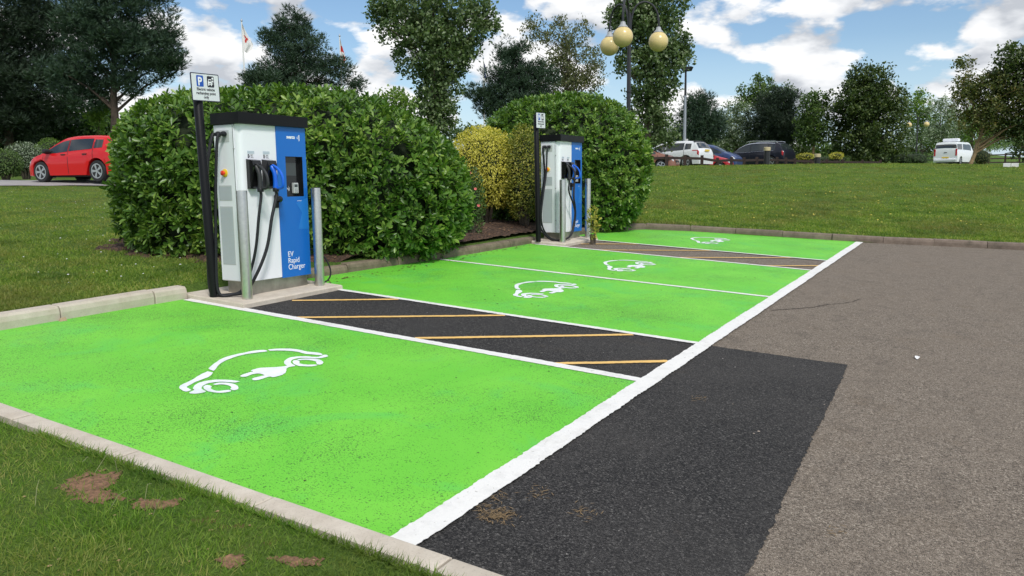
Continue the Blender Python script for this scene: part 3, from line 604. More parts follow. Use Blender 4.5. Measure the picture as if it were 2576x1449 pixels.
for (px, py) in ((1182, 436), (1196, 476), (1204, 518), (1181, 556)):
    q = atd(px, py, 12.85); mb = MB()
    for k in range(5):
        a = k*1.256; mb.add([(0, 0, 0), (.03*math.cos(a-.5), .03*math.sin(a-.5), .012), (.036*math.cos(a), .036*math.sin(a), .022), (.03*math.cos(a+.5), .03*math.sin(a+.5), .012)], [(0, 1, 2, 3)])
    o = mb.build('flower', PINK, rb); o.location = Vector(q)-rb.location; o.rotation_euler = (1.0, 0, -1.0); o.scale = (.75, .75, .75)

# ------------------------------------------------------------------ chargers
def charger(x, y, cabA, cabB, label, extra=True, rz=0):
    z0 = gz(x, y)+.055
    R = empty('ev_charger', (x, y, z0), label, 'ev charger', 'rapid chargers on concrete plinths', rz)
    W_, D_, S_ = .87, .346, .465
    MB().box(.03, W_-.035, .02, D_-.03, 0, .14).build('steel_base', M_ssbase, R)
    MB().box(-.012, W_+.02-.04, .063, D_, .14, 1.688, .008).build('cabinet_side', M_white, R)
    # white door with rounded outer edge
    pr = [(S_-.002, 0), (.055, 0), (.028, .006), (.008, .024), (0, .055), (0, .0585), (S_-.002, .0585)]
    MB().prism(pr, .14, 1.69, 'xy').build('white_door', M_white, R, True)
    sx0, sx1, sz0, sz1 = .578, .818, .972, 1.388
    bl = MB(); Y0, Y1 = -.006, .058
    for (a, b, c, d) in ((S_, W_, .13, sz0), (S_, W_, sz1, 1.69), (S_, sx0, sz0, sz1), (sx1, W_, sz0, sz1)):
        bl.box(a, b, Y0, Y1, c, d)
    bl.build('blue_door', M_blue, R)
    MB().prism([(.70, .90), (W_-.003, .955), (W_-.003, .62), (.715, .63), (.775, .80)], -.0075, -.0062, 'xz').build('pale_print', M_blue2, R)
    rec = MB().box(sx0, sx1, .045, .058, sz0, sz1); rec.box(sx0, sx0+.003, -.004, .045, sz0, sz1).box(sx1-.003, sx1, -.004, .045, sz0, sz1).box(sx0, sx1, -.004, .045, sz1-.003, sz1).box(sx0, sx1, -.004, .045, sz0, sz0+.003)
    pnl = rec.build('screen_panel', M_gloss, R)
    MB().box(sx0+.012, sx1-.055, .041, .0445, 1.19, 1.325).build('screen', M_screen, pnl)
    cr = MB().box(.70, .765, .018, .0445, 1.005, 1.115, .004).build('card_reader', M_grey, R)
    MB().box(.710, .755, .0165, .0178, 1.07, 1.10).build('reader_display', M_screen, cr)
    for k in range(3):
        for j in range(2): MB().box(.712+j*.023, .732+j*.023, .0165, .0178, 1.014+k*.016, 1.025+k*.016).build('key', M_cap, cr)
    wv = MB()
    for s in (-1, 1):
        for q in (1, 2, 3):
            wv.tube([(.633+s*q*.009*math.cos(a), .0425, 1.055+q*.011*math.sin(a)) for a in np.linspace(-.9, .9, 7)], .0016, 4)
    wv.lathe([(.0, 0), (.004, .0), (.004, .002)], (.633, .0415, 1.055), 8, 'y'); wv.build('contactless_symbol', M_wink, pnl)
    MB().prism([(-.03, -.04), (W_+.015, -.04), (W_+.015, D_+.02), (-.03, D_+.02)], 1.692, 1.80, 'xy').build('cap', M_black, R)
    MB().box(0, W_-.02, -.002, D_, 1.689, 1.6915).build('cap_gasket', M_trim, R)
    # side details (side face at x=-.012)
    sp = MB().box(-.0135, -.0125, .128, .305, 1.515, 1.632).build('socket_plate', M_grey, R)
    for yy in (.175, .257):
        MB().lathe([(.020, -.0), (.026, -.01), (.026, -.03), (.018, -.05)], (-.0137, yy, 1.595), 12, 'x').build('cable_gland', M_rubber, R, True)
    es = MB().lathe([(.040, 0), (.040, -.006), (.034, -.010)], (-.0125, .215, 1.217), 20, 'x').build('emergency_stop', M_yel, R, True)
    MB().lathe([(.014, 0), (.014, -.014), (.024, -.016), (.024, -.028), (.016, -.034)], (-.0225, .215, 1.217), 16, 'x').build('button', M_red, es, True)
    for (a, b) in ((.945, 1.095), (.305, .888)):
        v = MB().box(-.0140, -.0125, .130, .318, a, b).build('vent_panel', M_grey, R); lo = MB()
        k = a+.012
        while k < b-.01: lo.box(-.0152, -.0142, .136, .312, k, k+.004); k += .012
        lo.build('louvres', M_lgrey, v)
    MB().tube([(-.0135, .074, .15), (-.0135, .074, 1.68)], .0025, 4).build('door_seam', M_trim, R)
    for k in range(3): MB().lathe([(.006, 0), (.006, -.012)], (-.013, .062, (.35, .9, 1.45)[k]), 8, 'x').build('hinge', M_cap, R)
    # holsters, plugs and cables
    for hx, M, blue in ((.068, M_plugblk, 0), (.265, M_plugblu, 1)):
        h = MB(); w, zb, zt = .108, 1.058, 1.35
        h.box(hx, hx+w, -.012, -.0005, zb, zt)
        pf = [(-.0125, zb), (-.055, zb+.004), (-.10, zt-.06), (-.088, zt-.012), (-.0125, zt)]
        h.prism(pf, hx, hx+.018, 'yz'); h.prism(pf, hx+w-.018, hx+w, 'yz')
        h.prism([(-.0125, zt), (-.088, zt-.012), (-.10, zt-.05), (-.088, zt-.055), (-.075, zt-.03), (-.0125, zt-.02)], hx+.018, hx+w-.018, 'yz')
        h.box(hx+.018, hx+w-.018, -.052, -.0125, zb+.003, zb+.022)
        ho = h.build('holster', M_gloss, R)
        lb = MB().box(hx+.022, hx+.108, -.0018, -.0002, 1.405, 1.432).build('label_plate', M_lgrey, R)
        tg_ = MB().prism([(hx+.026, 1.362), (hx+.042, 1.362), (hx+.050, 1.38), (hx+.042, 1.399), (hx+.026, 1.399)], -.0018, -.0002, 'xz').build('number_tag', M_ink, R)
        text('number', '12'[blue], .028, (hx+.0285, -.0020, 1.371), M_wink, tg_)
        text('lettering', 'DC', .022, (hx+.060, -.0012, 1.382), M_ink, R)
        for q in range(2): MB().box(hx+.060, hx+.088+.01*q, -.0012, -.0002, 1.372-.009*q, 1.375-.009*q).build('small_print', M_ink, R)
        cx = hx+w/2; p = MB()
        P = M_plugblu if blue else M_plugblk
        body = catmull([(cx, -.05, 1.292), (cx, -.085, 1.268), (cx+.002, -.115, 1.21), (cx+.002, -.122, 1.14), (cx+.002, -.122, 1.062)], 4)
        p.tube(body, [.022, .025, .027, .029, .029, .027, .025, .024, .023, .023, .023, .023, .023, .024, .025, .027, .027][:len(body)], 10)
        arc = catmull([(cx, -.06, 1.30), (cx, -.14, 1.272), (cx, -.205, 1.215), (cx, -.232, 1.14), (cx, -.218, 1.072), (cx, -.13, 1.062)], 4)
        p.tube(arc, [.018]+[.0145]*(len(arc)-2)+[.012], 8, 1.0)
        pl = p.build('charging_plug', P, R, True)
        MB().tube([(cx, -.088, 1.297), (cx, -.128, 1.277)], .011, 6).build('release_catch', M_lampw if not blue else M_yel, pl)
        MB().lathe([(.030, 0), (.032, .012), (.032, .03), (.026, .04)], (cx+.002, -.122, 1.028), 12).build('plug_collar', M_rubber, pl, True)
        path = (cabB if blue else cabA); loc = [(q[0]-x, q[1]-y, q[2]-z0) for q in path]
        loc = [(cx+.002, -.122, 1.035), (cx+.004, -.122, .98)]+loc+[(-.11, (.175, .257)[blue], 1.56), (-.075, (.175, .257)[blue], 1.59), (-.055, (.175, .257)[blue], 1.595)]
        MB().tube(catmull(loc, 8), .0165 if blue else .0145, 10).build('charging_cable', M_rubber, R, True)
    la = MB().box(.405, .452, -.016, -.0005, .86, .99, .003).build('door_handle', M_black, R)
    MB().lathe([(.030, 0), (.034, -.012), (.030, -.035), (.012, -.045)], (.445, -.0165, .95), 14, 'y').build('lock_knob', M_gloss, la, True)
    # lettering on the blue door
    w = text('lettering', 'swarco', .050, (.606, -.0068, 1.572), M_wink, R, sx=.86, bold=.0015, space=.92)
    lg = MB()
    for k in range(2):
        u = .752+k*.018; h_ = (.010, .018)[k]
        lg.box(u, u+.004, -.0075, -.0062, 1.584-h_, 1.584+h_); lg.box(u+.004, u+.012, -.0075, -.0062, 1.584+h_-.004, 1.584+h_); lg.box(u+.004, u+.012, -.0075, -.0062, 1.584-h_, 1.584-h_+.004)
    lg.box(.782, .787, -.0075, -.0062, 1.552, 1.612); lg.box(.772, .782, -.0075, -.0062, 1.607, 1.612); lg.box(.772, .782, -.0075, -.0062, 1.552, 1.557)
    lg.build('maker_mark', M_wink, R)
    for k, s in enumerate(('EV', 'Rapid', 'Charger')): text('lettering', s, .080, (.548, -.0068, .345-k*.068), M_wink, R, sx=.90)
    MB().box(.715, .82, -.0068, -.0062, .924, .928).build('small_print', M_wink, R)
    return R
GY = gz(5.31, 6.2)+.055
cA1 = [(5.385, 6.07, 1.23), (5.345, 6.08, .965), (5.305, 6.12, .74), (5.245, 6.19, .53), (5.165, 6.28, .478), (5.10, 6.345, .485), (5.085, 6.37, .60), (5.10, 6.375, .9), (5.125, 6.375, 1.3), (5.165, 6.375, 1.75)]
cB1 = [(5.545, 6.06, 1.23), (5.46, 6.06, .93), (5.335, 6.09, .67), (5.255, 6.17, .51), (5.16, 6.30, .480), (5.085, 6.40, .485), (5.055, 6.44, .56), (5.07, 6.455, .9), (5.095, 6.457, 1.3), (5.13, 6.457, 1.75)]
charger(5.31, 6.20, cA1, cB1, 'nearer white and blue rapid charger with its cables looped round the left bollard')
def ZD(zx, zy, y): return tuple(at_y((1560+zx/3.293)*.7271, (420+zy/3.293)*.7271, y))
X2, Y2 = 11.96, 6.11
cA2 = [ZD(1345, 800, 5.98), ZD(1400, 960, 5.98), ZD(1412, 1080, 6.0), ZD(1370, 1270, 6.0), ZD(1310, 1345, 6.03), ZD(1200, 1352, 6.12), ZD(1110, 1310, 6.22), ZD(1045, 1200, 6.28), ZD(1030, 1050, 6.29), ZD(1055, 820, 6.29), ZD(1085, 600, 6.29)]
cB2 = [ZD(1400, 860, 5.97), ZD(1415, 980, 5.97), ZD(1416, 1100, 5.98), ZD(1385, 1260, 5.99), ZD(1320, 1335, 6.02), ZD(1200, 1362, 6.15), ZD(1095, 1315, 6.28), ZD(1020, 1200, 6.36), ZD(1012, 1050, 6.37), ZD(1038, 820, 6.37), ZD(1068, 600, 6.37)]
charger(X2, Y2, cA2, cB2, 'farther white and blue rapid charger in front of the domed laurel bush')
def plinth(x0, x1, y0, y1, label):
    cx, cy = (x0+x1)/2, (y0+y1)/2; V = []; E_ = .012
    for dz, i in ((-.08, 0), (.055-E_, 0), (.055, E_)):
        for (a, b) in ((x0+i, y0+i), (x1-i, y0+i), (x1-i, y1-i), (x0+i, y1-i)): V.append((a-cx, b-cy, gz(a, b)+dz-gz(cx, cy)))
    mb = MB().add(V, [(3, 2, 1, 0), (8, 9, 10, 11)]+[(4*k+j, 4*k+(j+1) % 4, 4*k+4+(j+1) % 4, 4*k+4+j) for k in range(2) for j in range(4)])
    o = mb.build('concrete_plinth', M_plinth); o.location = (cx, cy, gz(cx, cy)); tag(o, label, 'plinth', 'concrete plinths under the chargers')
plinth(5.02, 6.38, 5.93, 6.86, 'low concrete plinth under the nearer charger'); plinth(11.66, 13.0, 5.86, 6.62, 'low concrete plinth under the farther charger')
def bollard(x, y, label):
    z = gz(x, y)+.05; o = MB().lathe([(.0515, 0), (.0515, 1.048), (.050, 1.056), (.044, 1.0585)], n=28).build('steel_bollard', M_steel, None, True, (x, y, z))
    tag(o, label, 'bollard', 'steel bollards guarding the chargers')
bollard(5.205, 6.085, 'brushed steel bollard at the left front corner of the nearer charger'); bollard(6.205, 6.095, 'brushed steel bollard at the right of the nearer charger')
bollard(11.83, 5.985, 'brushed steel bollard at the left front of the farther charger'); bollard(12.83, 5.985, 'brushed steel bollard at the right of the farther charger')
# spare cable tail behind the right bollard
mb = MB().tube(catmull([(6.16, 6.30, .47), (6.30, 6.22, .468), (6.395, 6.15, .50), (6.43, 6.15, .62), (6.38, 6.22, .78), (6.28, 6.34, .86)], 8), .009, 8)
o = mb.build('cable_tail', M_rubber, None, True); tag(o, 'thin black cable curling on the plinth behind the right bollard of the nearer charger', 'cable')
def signpost(x, y, label, tilt=0):
    z = gz(x, y)+.05; R = empty('parking_sign', (x, y, z), label, 'sign', 'parking signs beside the chargers')
    MB().lathe([(.043, 0), (.043, 2.10), (.036, 2.11)], n=16).build('post', M_black, R, True)
    zb, zt = 1.885, 2.145; x0, x1 = -.105, .215
    P = empty('sign_panel', (0, 0, 0)); P.parent = R
    def rr(a, b, c, d, r, n=4):
        out = []
        for (cx, cy, s) in ((b-r, d-r, 0), (a+r, d-r, 1), (a+r, c+r, 2), (b-r, c+r, 3)):
            for k in range(n+1): q = math.pi/2*(s+k/n); out.append((cx+r*math.cos(q), cy+r*math.sin(q)))
        return out
    MB().prism(rr(x0, x1, zb, zt, .012), -.056, -.050, 'xz').build('panel_border', M_navy, P)
    MB().prism(rr(x0+.009, x1-.009, zb+.009, zt-.009, .007), -.0572, -.0562, 'xz').build('panel_face', M_signw, P)
    MB().box(-.03, .03, -.0495, -.04, zb+.02, zb+.06).box(-.03, .03, -.0495, -.04, zt-.06, zt-.02).build('bracket', M_black, R)
    cx = (x0+x1)/2
    MB().prism(rr(cx-.098, cx-.020, zt-.125, zt-.022, .010), -.0582, -.0574, 'xz').build('blue_square', M_signb, P)
    text('lettering', 'P', .105, (cx-.084, -.0590, zt-.112), M_wink, P, bold=.003, sx=.85)
    MB().prism(rr(cx+.022, cx+.100, zt-.125, zt-.022, .010), -.0582, -.0574, 'xz').build('black_square', M_ink, P)
    s = MB(); u, v = cx+.052, zt-.112
    s.prism([(u-.022, v+.012), (u+.022, v+.012), (u+.022, v+.036), (u+.014, v+.062), (u-.014, v+.062), (u-.022, v+.036)], -.0590, -.0584, 'xz').box(u-.020, u-.011, -.0590, -.0584, v, v+.012).box(u+.011, u+.020, -.0590, -.0584, v, v+.012)
    s.lathe([(.010, 0), (.010, .0006)], (cx+.084, -.0590, zt-.042), 12, 'y').lathe([(.008, 0), (.008, .0006)], (cx+.085, -.0590, zt-.068), 12, 'y').box(cx+.083, cx+.087, -.0590, -.0584, zt-.095, zt-.076).box(u+.022, cx+.087, -.0590, -.0584, zt-.097, zt-.093)
    s.build('car_emblem', M_wink, P); MB().box(u-.013, u+.013, -.0597, -.0591, v+.040, v+.054).box(u-.010, u+.010, -.0597, -.0591, v+.020, v+.026).build('emblem_detail', M_ink, P)
    for k, t in enumerate(('Electric vehicle', 'recharging point', 'only')): text('lettering', t, .036, (cx, -.0580, zt-.160-k*.036), M_ink, P, align='CENTER', sx=.93, bold=.0006)
    R.rotation_euler = (tilt, -.026, 0)
signpost(5.085, 6.42, 'black sign post with white electric vehicle sign left of the nearer charger'); signpost(11.66, 6.36, 'black sign post with white electric vehicle sign left of the farther charger')

# ------------------------------------------------------------------ lamp posts, flagpoles, fence and other street furniture
def globe_lamp(px, D, top, label, arms, R_=.66, r=.22):
    b = on(px, D); b = (b[0], b[1], b[2]-.02); top_z = top-b[2]; az = math.atan2(b[1], b[0])
    R = empty('globe_lamp', b, label, 'street lamp', 'black lamp posts with cream globes')
    MB().lathe([(.10, 0), (.10, .5), (.07, .55), (.055, top_z*.45), (.050, top_z*.45), (.042, top_z), (.03, top_z+.05)], n=14).build('pole', M_pole, R, True)
    MB().lathe([(.058, 0), (.062, .02), (.058, .04)], (0, 0, top_z*.62), 12).build('pole_ring', M_pole, R, True)
    rt, dp = np.array([math.sin(az), -math.cos(az)]), np.array([math.cos(az), math.sin(az)])
    for a in arms:
        d = rt*math.cos(a)+dp*math.sin(a)
        pts = [(d[0]*q, d[1]*q, top_z+h) for q, h in ((.03, -.35), (.05, -.05), (.14, .18), (.32, .28), (.50, .22), (.62, .05), (R_, -.15), (R_, -.28))]
        MB().tube(catmull(pts, 4), .024, 8).build('arm', M_pole, R, True)
        c = (d[0]*R_, d[1]*R_, 0)
        MB().lathe([(.03, top_z-.26), (.05, top_z-.27), (.06, top_z-.32), (.105, top_z-.37), (.11, top_z-.385)], c, 16).build('lamp_cap', M_cap, R, True)
        pf = [(r*math.sin(t), top_z-.385-.8*r*0-(r*math.cos(.45))+r*math.cos(t)) for t in np.linspace(.45, math.pi-.12, 14)]
        MB().lathe(pf[::-1], c, 24).build('globe', M_globe, R, True)
globe_lamp(1579, 18.2, EYE+18.2*(452-53)/FPX, 'tall black lamp post with three cream globes behind the domed laurel bush', (math.radians(10), math.radians(133), math.radians(258)))
globe_lamp(2298, 67, EYE+67*(448-300)/FPX, 'distant black lamp post with two cream globes between the trees at right', (math.radians(8), math.radians(172)))
b = on(1719, 51); tz = EYE+51*(453-187)/FPX-b[2]
R = empty('floodlight_pole', b, 'tall thin grey pole with a dark floodlight on top above the parked cars', 'light pole')
MB().lathe([(.11, 0), (.09, tz*.55), (.055, tz)], n=10).build('pole', M_galv, R, True)
MB().lathe([(.075, 0), (.06, tz*.27)], (0, 0, tz*.74), 10).build('upper_sleeve', M_pole, R, True)
MB().prism([(-.42, .22), (.30, .22), (.16, -.02), (-.30, -.02)], -.25, .25, 'yz').build('floodlight_head', M_pole, R, loc=(0, 0, tz))
MB().box(-.05, .05, -.22, -.08, tz*.28, tz*.31).build('notice', M_flag, R)
def flagpole(px, ytop, D, label, kind):
    b = on(px, D); h = EYE+D*(458-ytop)/FPX-b[2]; R = empty('flagpole', b, label, 'flagpole', 'white flagpoles beyond the hedge')
    MB().lathe([(.09, 0), (.075, h*.6), (.05, h)], n=10).build('pole', M_flag, R, True)
    MB().lathe([(.03, 0), (.09, .06), (.09, .13), (.03, .22), (.01, .30)], (0, 0, h), 10).build('finial', M_galv, R, True)
    az = math.atan2(b[1], b[0]); rt = np.array([math.sin(az), -math.cos(az), 0]); dp = np.array([math.cos(az), math.sin(az), 0])
    Ls, Ws = {'w': (2.3, 1.05), 'e': (2.2, .55), 's': (1.9, .5)}[kind]
    V = []; n, m_ = 22, 12
    for i in range(n+1):
        v = i/n
        for j in range(m_+1):
            u = j/m_; wv = Ws*min(1, (v*1.15)**1.1)*(1 if v < .7 else (1-(v-.7)/.42))
            q = rt*(u*wv+.05)+dp*(math.sin(u*7+v*3)*.16*(.3+u)) ; V.append((q[0], q[1], h-.15-Ls*v-u*.3*(v*.6)))
    F = [(i*(m_+1)+j, i*(m_+1)+j+1, (i+1)*(m_+1)+j+1, (i+1)*(m_+1)+j) for i in range(n) for j in range(m_)]
    mb = MB()
    for f in F:
        i, j = f[0]//(m_+1), f[0] % (m_+1); v, u = i/n, j/m_
        if kind == 'w': k = 1 if (.38 < v < .66 and abs(u-.33-.25*math.sin(v*28)*.5) < .20*(1-abs(v-.52)*4)) else 0
        elif kind == 'e': k = 1 if (.26 < v < .46 or (.62 < v and .45 < u < .8)) else 0
        else: k = 0 if abs(u-(v-.3)*1.6) < .13 or v > .86 else 2
        mb.cm = k; mb.add([V[i] for i in f], [(0, 1, 2, 3)])
    mb.build('flag', [M_flag, M_flagr, M_flagb], R, True)
flagpole(632, 66, 70, 'leftmost flagpole with a limp white flag bearing a red emblem', 'w')
flagpole(870, 104, 72, 'middle flagpole with a limp white flag with a red cross', 'e')
flagpole(1221, 160, 80, 'rightmost flagpole with a limp dark blue and white flag', 's')
# fences
def fence(label, pts, nrails, railz, railh, ph, pw):
    R = empty('rail_fence', (pts[0][0], pts[0][1], pts[0][2]), label, 'fence'); B = Vector(pts[0])
    for i, p in enumerate(pts):
        MB().box(-pw/2, pw/2, -pw/2, pw/2, -.2, ph, .012).build('fence_post', M_wood, R, loc=Vector(p)-B).rotation_euler = (0, 0, math.atan2(p[1], p[0]))
    for a, b in zip(pts[:-1], pts[1:]):
        for z in railz:
            a1, b1 = Vector(a)-B+Vector((0, 0, z)), Vector(b)-B+Vector((0, 0, z)); L = (b1-a1).length-pw-.01; q = MB().box(-L/2, L/2, -.03, .03, -railh/2, railh/2, .008).build('rail', M_wood, R, loc=(a1+b1)/2)
            d = (b1-a1).normalized(); q.rotation_euler = (0, -math.asin(d.z), math.atan2(d.y, d.x))
    return R
fpx = [(1590, 40, 398), (1634, 40, 397), (1677, 40, 395), (1723, 40.5, 396), (1766, 41, 397), (1805, 42.5, 403), (1840, 43.5, 401), (1872, 44.5, 402), (1904, 45.5, 401), (1955, 47, 401), (1977, 47.5, 402), (2000, 48, 403), (2040, 49, 405), (2080, 50, 405.5), (2120, 51, 406), (2170, 52, 407), (2215, 53, 407)]
pts = []
for px, D, yt in fpx:
    t = atd(px, yt, D); pts.append((t[0], t[1], t[2]-.62))
fence('low dark brown timber rail fence along the ridge in front of the parked cars', pts, 1, (.58,), .13, .75, .16)
pts = []
for px, yt in ((2330, 389), (2382, 389), (2440, 388), (2489, 386), (2530, 385), (2566, 385), (2610, 385), (2650, 385)):
    t = atd(px, yt, 76); pts.append((t[0], t[1], t[2]-1.15))
fence('three rail dark timber fence on the far right behind the white van', pts, 3, (.28, .65, 1.0), .11, 1.15, .16)
for px, yt, D, lab in ((1930, 370, 42.0, 'cream topped bollard light in front of the black estate car'), (2057, 387, 46.0, 'cream topped bollard light beside the slim pale trunk')):
    t = atd(px, yt, D); R = empty('bollard_light', (t[0], t[1], t[2]-1.0), lab, 'bollard light', 'short bollard lights beyond the ridge')
    MB().lathe([(.16, 0), (.16, .78), (.13, .8)], n=12).build('post', M_pole, R, True); MB().lathe([(.13, .80), (.18, .81), (.18, .98), (.15, 1.0)], n=12).build('light_head', mat('cream_lens', (.5, .42, .25), .4), R, True)
for px, lab in ((2533, 'left one of two low white blocks on the ridge at far right'), (2553, 'right one of two low white blocks on the ridge at far right')):
    t = atd(px, 418, 35.0); az = math.atan2(t[1], t[0]); o = MB().box(-.12, .12, -.14, .14, -.05, .13, .01).build('white_block', M_flag, None, loc=(t[0], t[1], t[2]-.0)); o.rotation_euler = (0, 0, az); tag(o, lab, 'marker block', 'low white blocks at the lawn edge')
# overhead wire
for k, (ya, yb, lab) in enumerate((((330, 313), (300, 322), 'upper thin overhead wire crossing the sky low between the trees'), ((352, 345), (300, 338), 'lower thin overhead wire crossing the sky low between the trees'))):
    a, b = atd(1080, ya[0] if isinstance(ya, tuple) else ya, 95), atd(1740, 318+k*14, 95); o = MB().tube([a+(b-a)*t-np.array([0, 0, 1.6*4*t*(1-t)]) for t in np.linspace(0, 1, 14)], .02, 4).build('overhead_wire', M_trim)
    tag(o, lab, 'wire', 'overhead wires')
# road on the left
def strip(name, pxs, D0, D1, dz, material):
    V = []; F = []; nd = 6
    for px in pxs:
        for k in range(nd):
            V.append(on(px, D0+(D1-D0)*k/(nd-1), dz))
    for i in range(len(pxs)-1):
        for k in range(nd-1): F.append((i*nd+k, (i+1)*nd+k, (i+1)*nd+k+1, i*nd+k+1))
    o = link(name, np_mesh(name, np.array(V), np.array(F), material, True)); o['kind'] = 'structure'
strip('road', list(range(-900, 760, 60)), 24.0, 27.4, .03, mat('grey_road', (.30, .29, .28), .9, var=.15, vscale=3))
strip('road_line', list(range(-900, 760, 60)), 26.75, 26.9, .042, WHITE)

# ------------------------------------------------------------------ cars
def car(px, D, head, st, label, paintm, name='parked_car', glass=(), rims=True, wb=(-1.2, 1.27), wr=.31, group='cars parked beyond the lawns', parts=(), L=1, Hs=1, dz=0, van=False, chrome=False, cat='car', track=.03):
    """st: stations rear to front (x, top, belt, half width); the skin is swept through them with real wheel arches"""
    b = on(px, D); az = math.atan2(b[1], b[0]); R = empty(name, (b[0], b[1], b[2]+dz), label, cat, group)
    # heading: angle from 'to the left across the view' turning away from the camera
    rt = np.array([math.sin(az), -math.cos(az)]); dp = np.array([math.cos(az), math.sin(az)])
    hd = -rt*math.cos(head)+dp*math.sin(head); R.rotation_euler = (0, 0, math.atan2(hd[1], hd[0]))
    S = catmull([(a*L, t*Hs, z*Hs, w) for a, t, z, w in st], 9); ns = len(S); npt = 10
    sill = .21; ar = wr+.055
    def ring(u):
        i = min(int(u), ns-2); f = u-i; x, zt, zb, w = S[i]*(1-f)+S[i+1]*f
        zb = min(zb, zt-.10); wt = w*.965-(zt-.07-zb)*(.40 if not van else .16)
        low = sill+(.10 if u < 3 or u > ns-4 else 0)
        for xc in wb:
            q = ar*ar-(x-xc)**2
            if q > 0: low = max(low, wr+math.sqrt(q))
        mid = max(low+.02, min(.55*Hs, zb-.14)); low = min(low, zb-.16); mid = min(mid, zb-.12)
        return x, [(0, zt), (wt*.55, zt-.008), (wt*.9, zt-.03), (wt, zt-.07), (w*.965, zb), (w, zb-.10), (w*1.005, mid), (w*.985, low+.01), (w*.93, low), (0, low)]
    V = []; F = []
    for i in range(ns):
        x, r = ring(i); V += [(x, y, z) for y, z in r]+[(x, -y, z) for y, z in r[1:-1][::-1]]
    n = 2*npt-2
    for i in range(ns-1):
        for k in range(n): F.append((i*n+k, i*n+(k+1) % n, (i+1)*n+(k+1) % n, (i+1)*n+k))
    F.append(tuple(range(n))); F.append(tuple((ns-1)*n+k for k in range(n))[::-1])
    MB().add(V, F).build('body', paintm, R, True)
    def surf(u, s, side, off):
        x, r = ring(u*9); s = min(max(s, -8.99), 8.99); sg = side if s >= 0 else -side; s = abs(s); k = int(s); f = s-k
        y = r[k][0]*(1-f)+r[k+1][0]*f; z = r[k][1]*(1-f)+r[k+1][1]*f
        dy, dz_ = -(r[k+1][1]-r[k][1]), (r[k+1][0]-r[k][0]); l = math.hypot(dy, dz_)+1e-9
        return (x, sg*(y+dy/l*off), z+abs(dz_)/l*off)
    def patch(nm, u0, u1, s0, s1, side, material, off=.006, parent=R, slant=0):
        nu, nv = 10, 8; V = []; xo = 0
        for i in range(nu+1):
            for j in range(nv+1):
                sl = slant*(j/nv); V.append(surf(u0+(u1-u0)*i/nu+sl, s0+(s1-s0)*j/nv, side, off))
        V = [(v[0]+(0), v[1], v[2]) for v in V]
        F = [(i*(nv+1)+j, i*(nv+1)+j+1, (i+1)*(nv+1)+j+1, (i+1)*(nv+1)+j) for i in range(nu) for j in range(nv)]
        return MB().add(V, F).build(nm, material, parent, True)
    for (nm, u0, u1, s0, s1, both, mt, off) in parts:
        for side in ((1, -1) if both else (1,)): patch(nm, u0, u1, s0, s1, side, mt, off)
    MB().box(wb[0]-.42, wb[1]+.42, -st[5][3]*.72, st[5][3]*.72, .17, .62).build('underbody', M_trim, R)
    # wheels
    for xc in wb:
        for side in (1, -1):
            yw = side*(max(q[3] for q in st)-.10-track); wh = empty('wheel', (xc, yw, wr)); wh.parent = R
            MB().lathe([(wr*.68, -.10), (wr*.94, -.105), (wr, -.07), (wr, .07), (wr*.94, .105), (wr*.68, .10)], n=28, axis='y').build('tyre', M_tyre, wh, True)
            rim = MB(); ro = .104*side
            if rims:
                rim.lathe([(wr*.70, 0), (wr*.70, side*.006), (wr*.63, side*.006), (wr*.62, -side*.02)], (0, ro, 0), 24, 'y') if False else None
                for k in range(24):
                    a0, a1 = 2*math.pi*k/24, 2*math.pi*(k+1)/24
                    rim.add([(wr*q*math.cos(a), ro+.004*side, wr*q*math.sin(a)) for a, q in ((a0, .60), (a1, .60), (a1, .70), (a0, .70))], [(0, 1, 2, 3)])
                for k in range(5):
                    for dlt in (-.13, .13):
                        a = 2*math.pi*k/5+dlt; c_, s_ = math.cos(a), math.sin(a); w_ = .018
                        rim.add([(wr*.1*c_-w_*s_, ro+.002*side, wr*.1*s_+w_*c_), (wr*.1*c_+w_*s_, ro+.002*side, wr*.1*s_-w_*c_), (wr*.62*c_+w_*s_, ro+.003*side, wr*.62*s_-w_*c_), (wr*.62*c_-w_*s_, ro+.003*side, wr*.62*s_+w_*c_)], [(0, 1, 2, 3)])
                rim.add([(wr*.15*math.cos(2*math.pi*k/12), ro+.005*side, wr*.15*math.sin(2*math.pi*k/12)) for k in range(12)], [tuple(range(12))])
                rim.build('rim', M_rim, wh)
                MB().add([(wr*.62*math.cos(2*math.pi*k/20), ro-.03*side, wr*.62*math.sin(2*math.pi*k/20)) for k in range(20)], [tuple(range(20))]).build('brake_disc', M_trim, wh)
    return R, surf
HATCH = [(-1.97, .52, .42, .66), (-1.965, .80, .70, .76), (-1.88, 1.00, .98, .80), (-1.60, 1.385, 1.02, .82), (-1.25, 1.455, 1.01, .845), (-.6, 1.48, .97, .855), (0, 1.46, .935, .86), (.45, 1.36, .905, .86), (1.15, 1.00, .88, .85), (1.62, .86, .78, .82), (1.90, .68, .58, .74), (1.98, .50, .40, .60)]
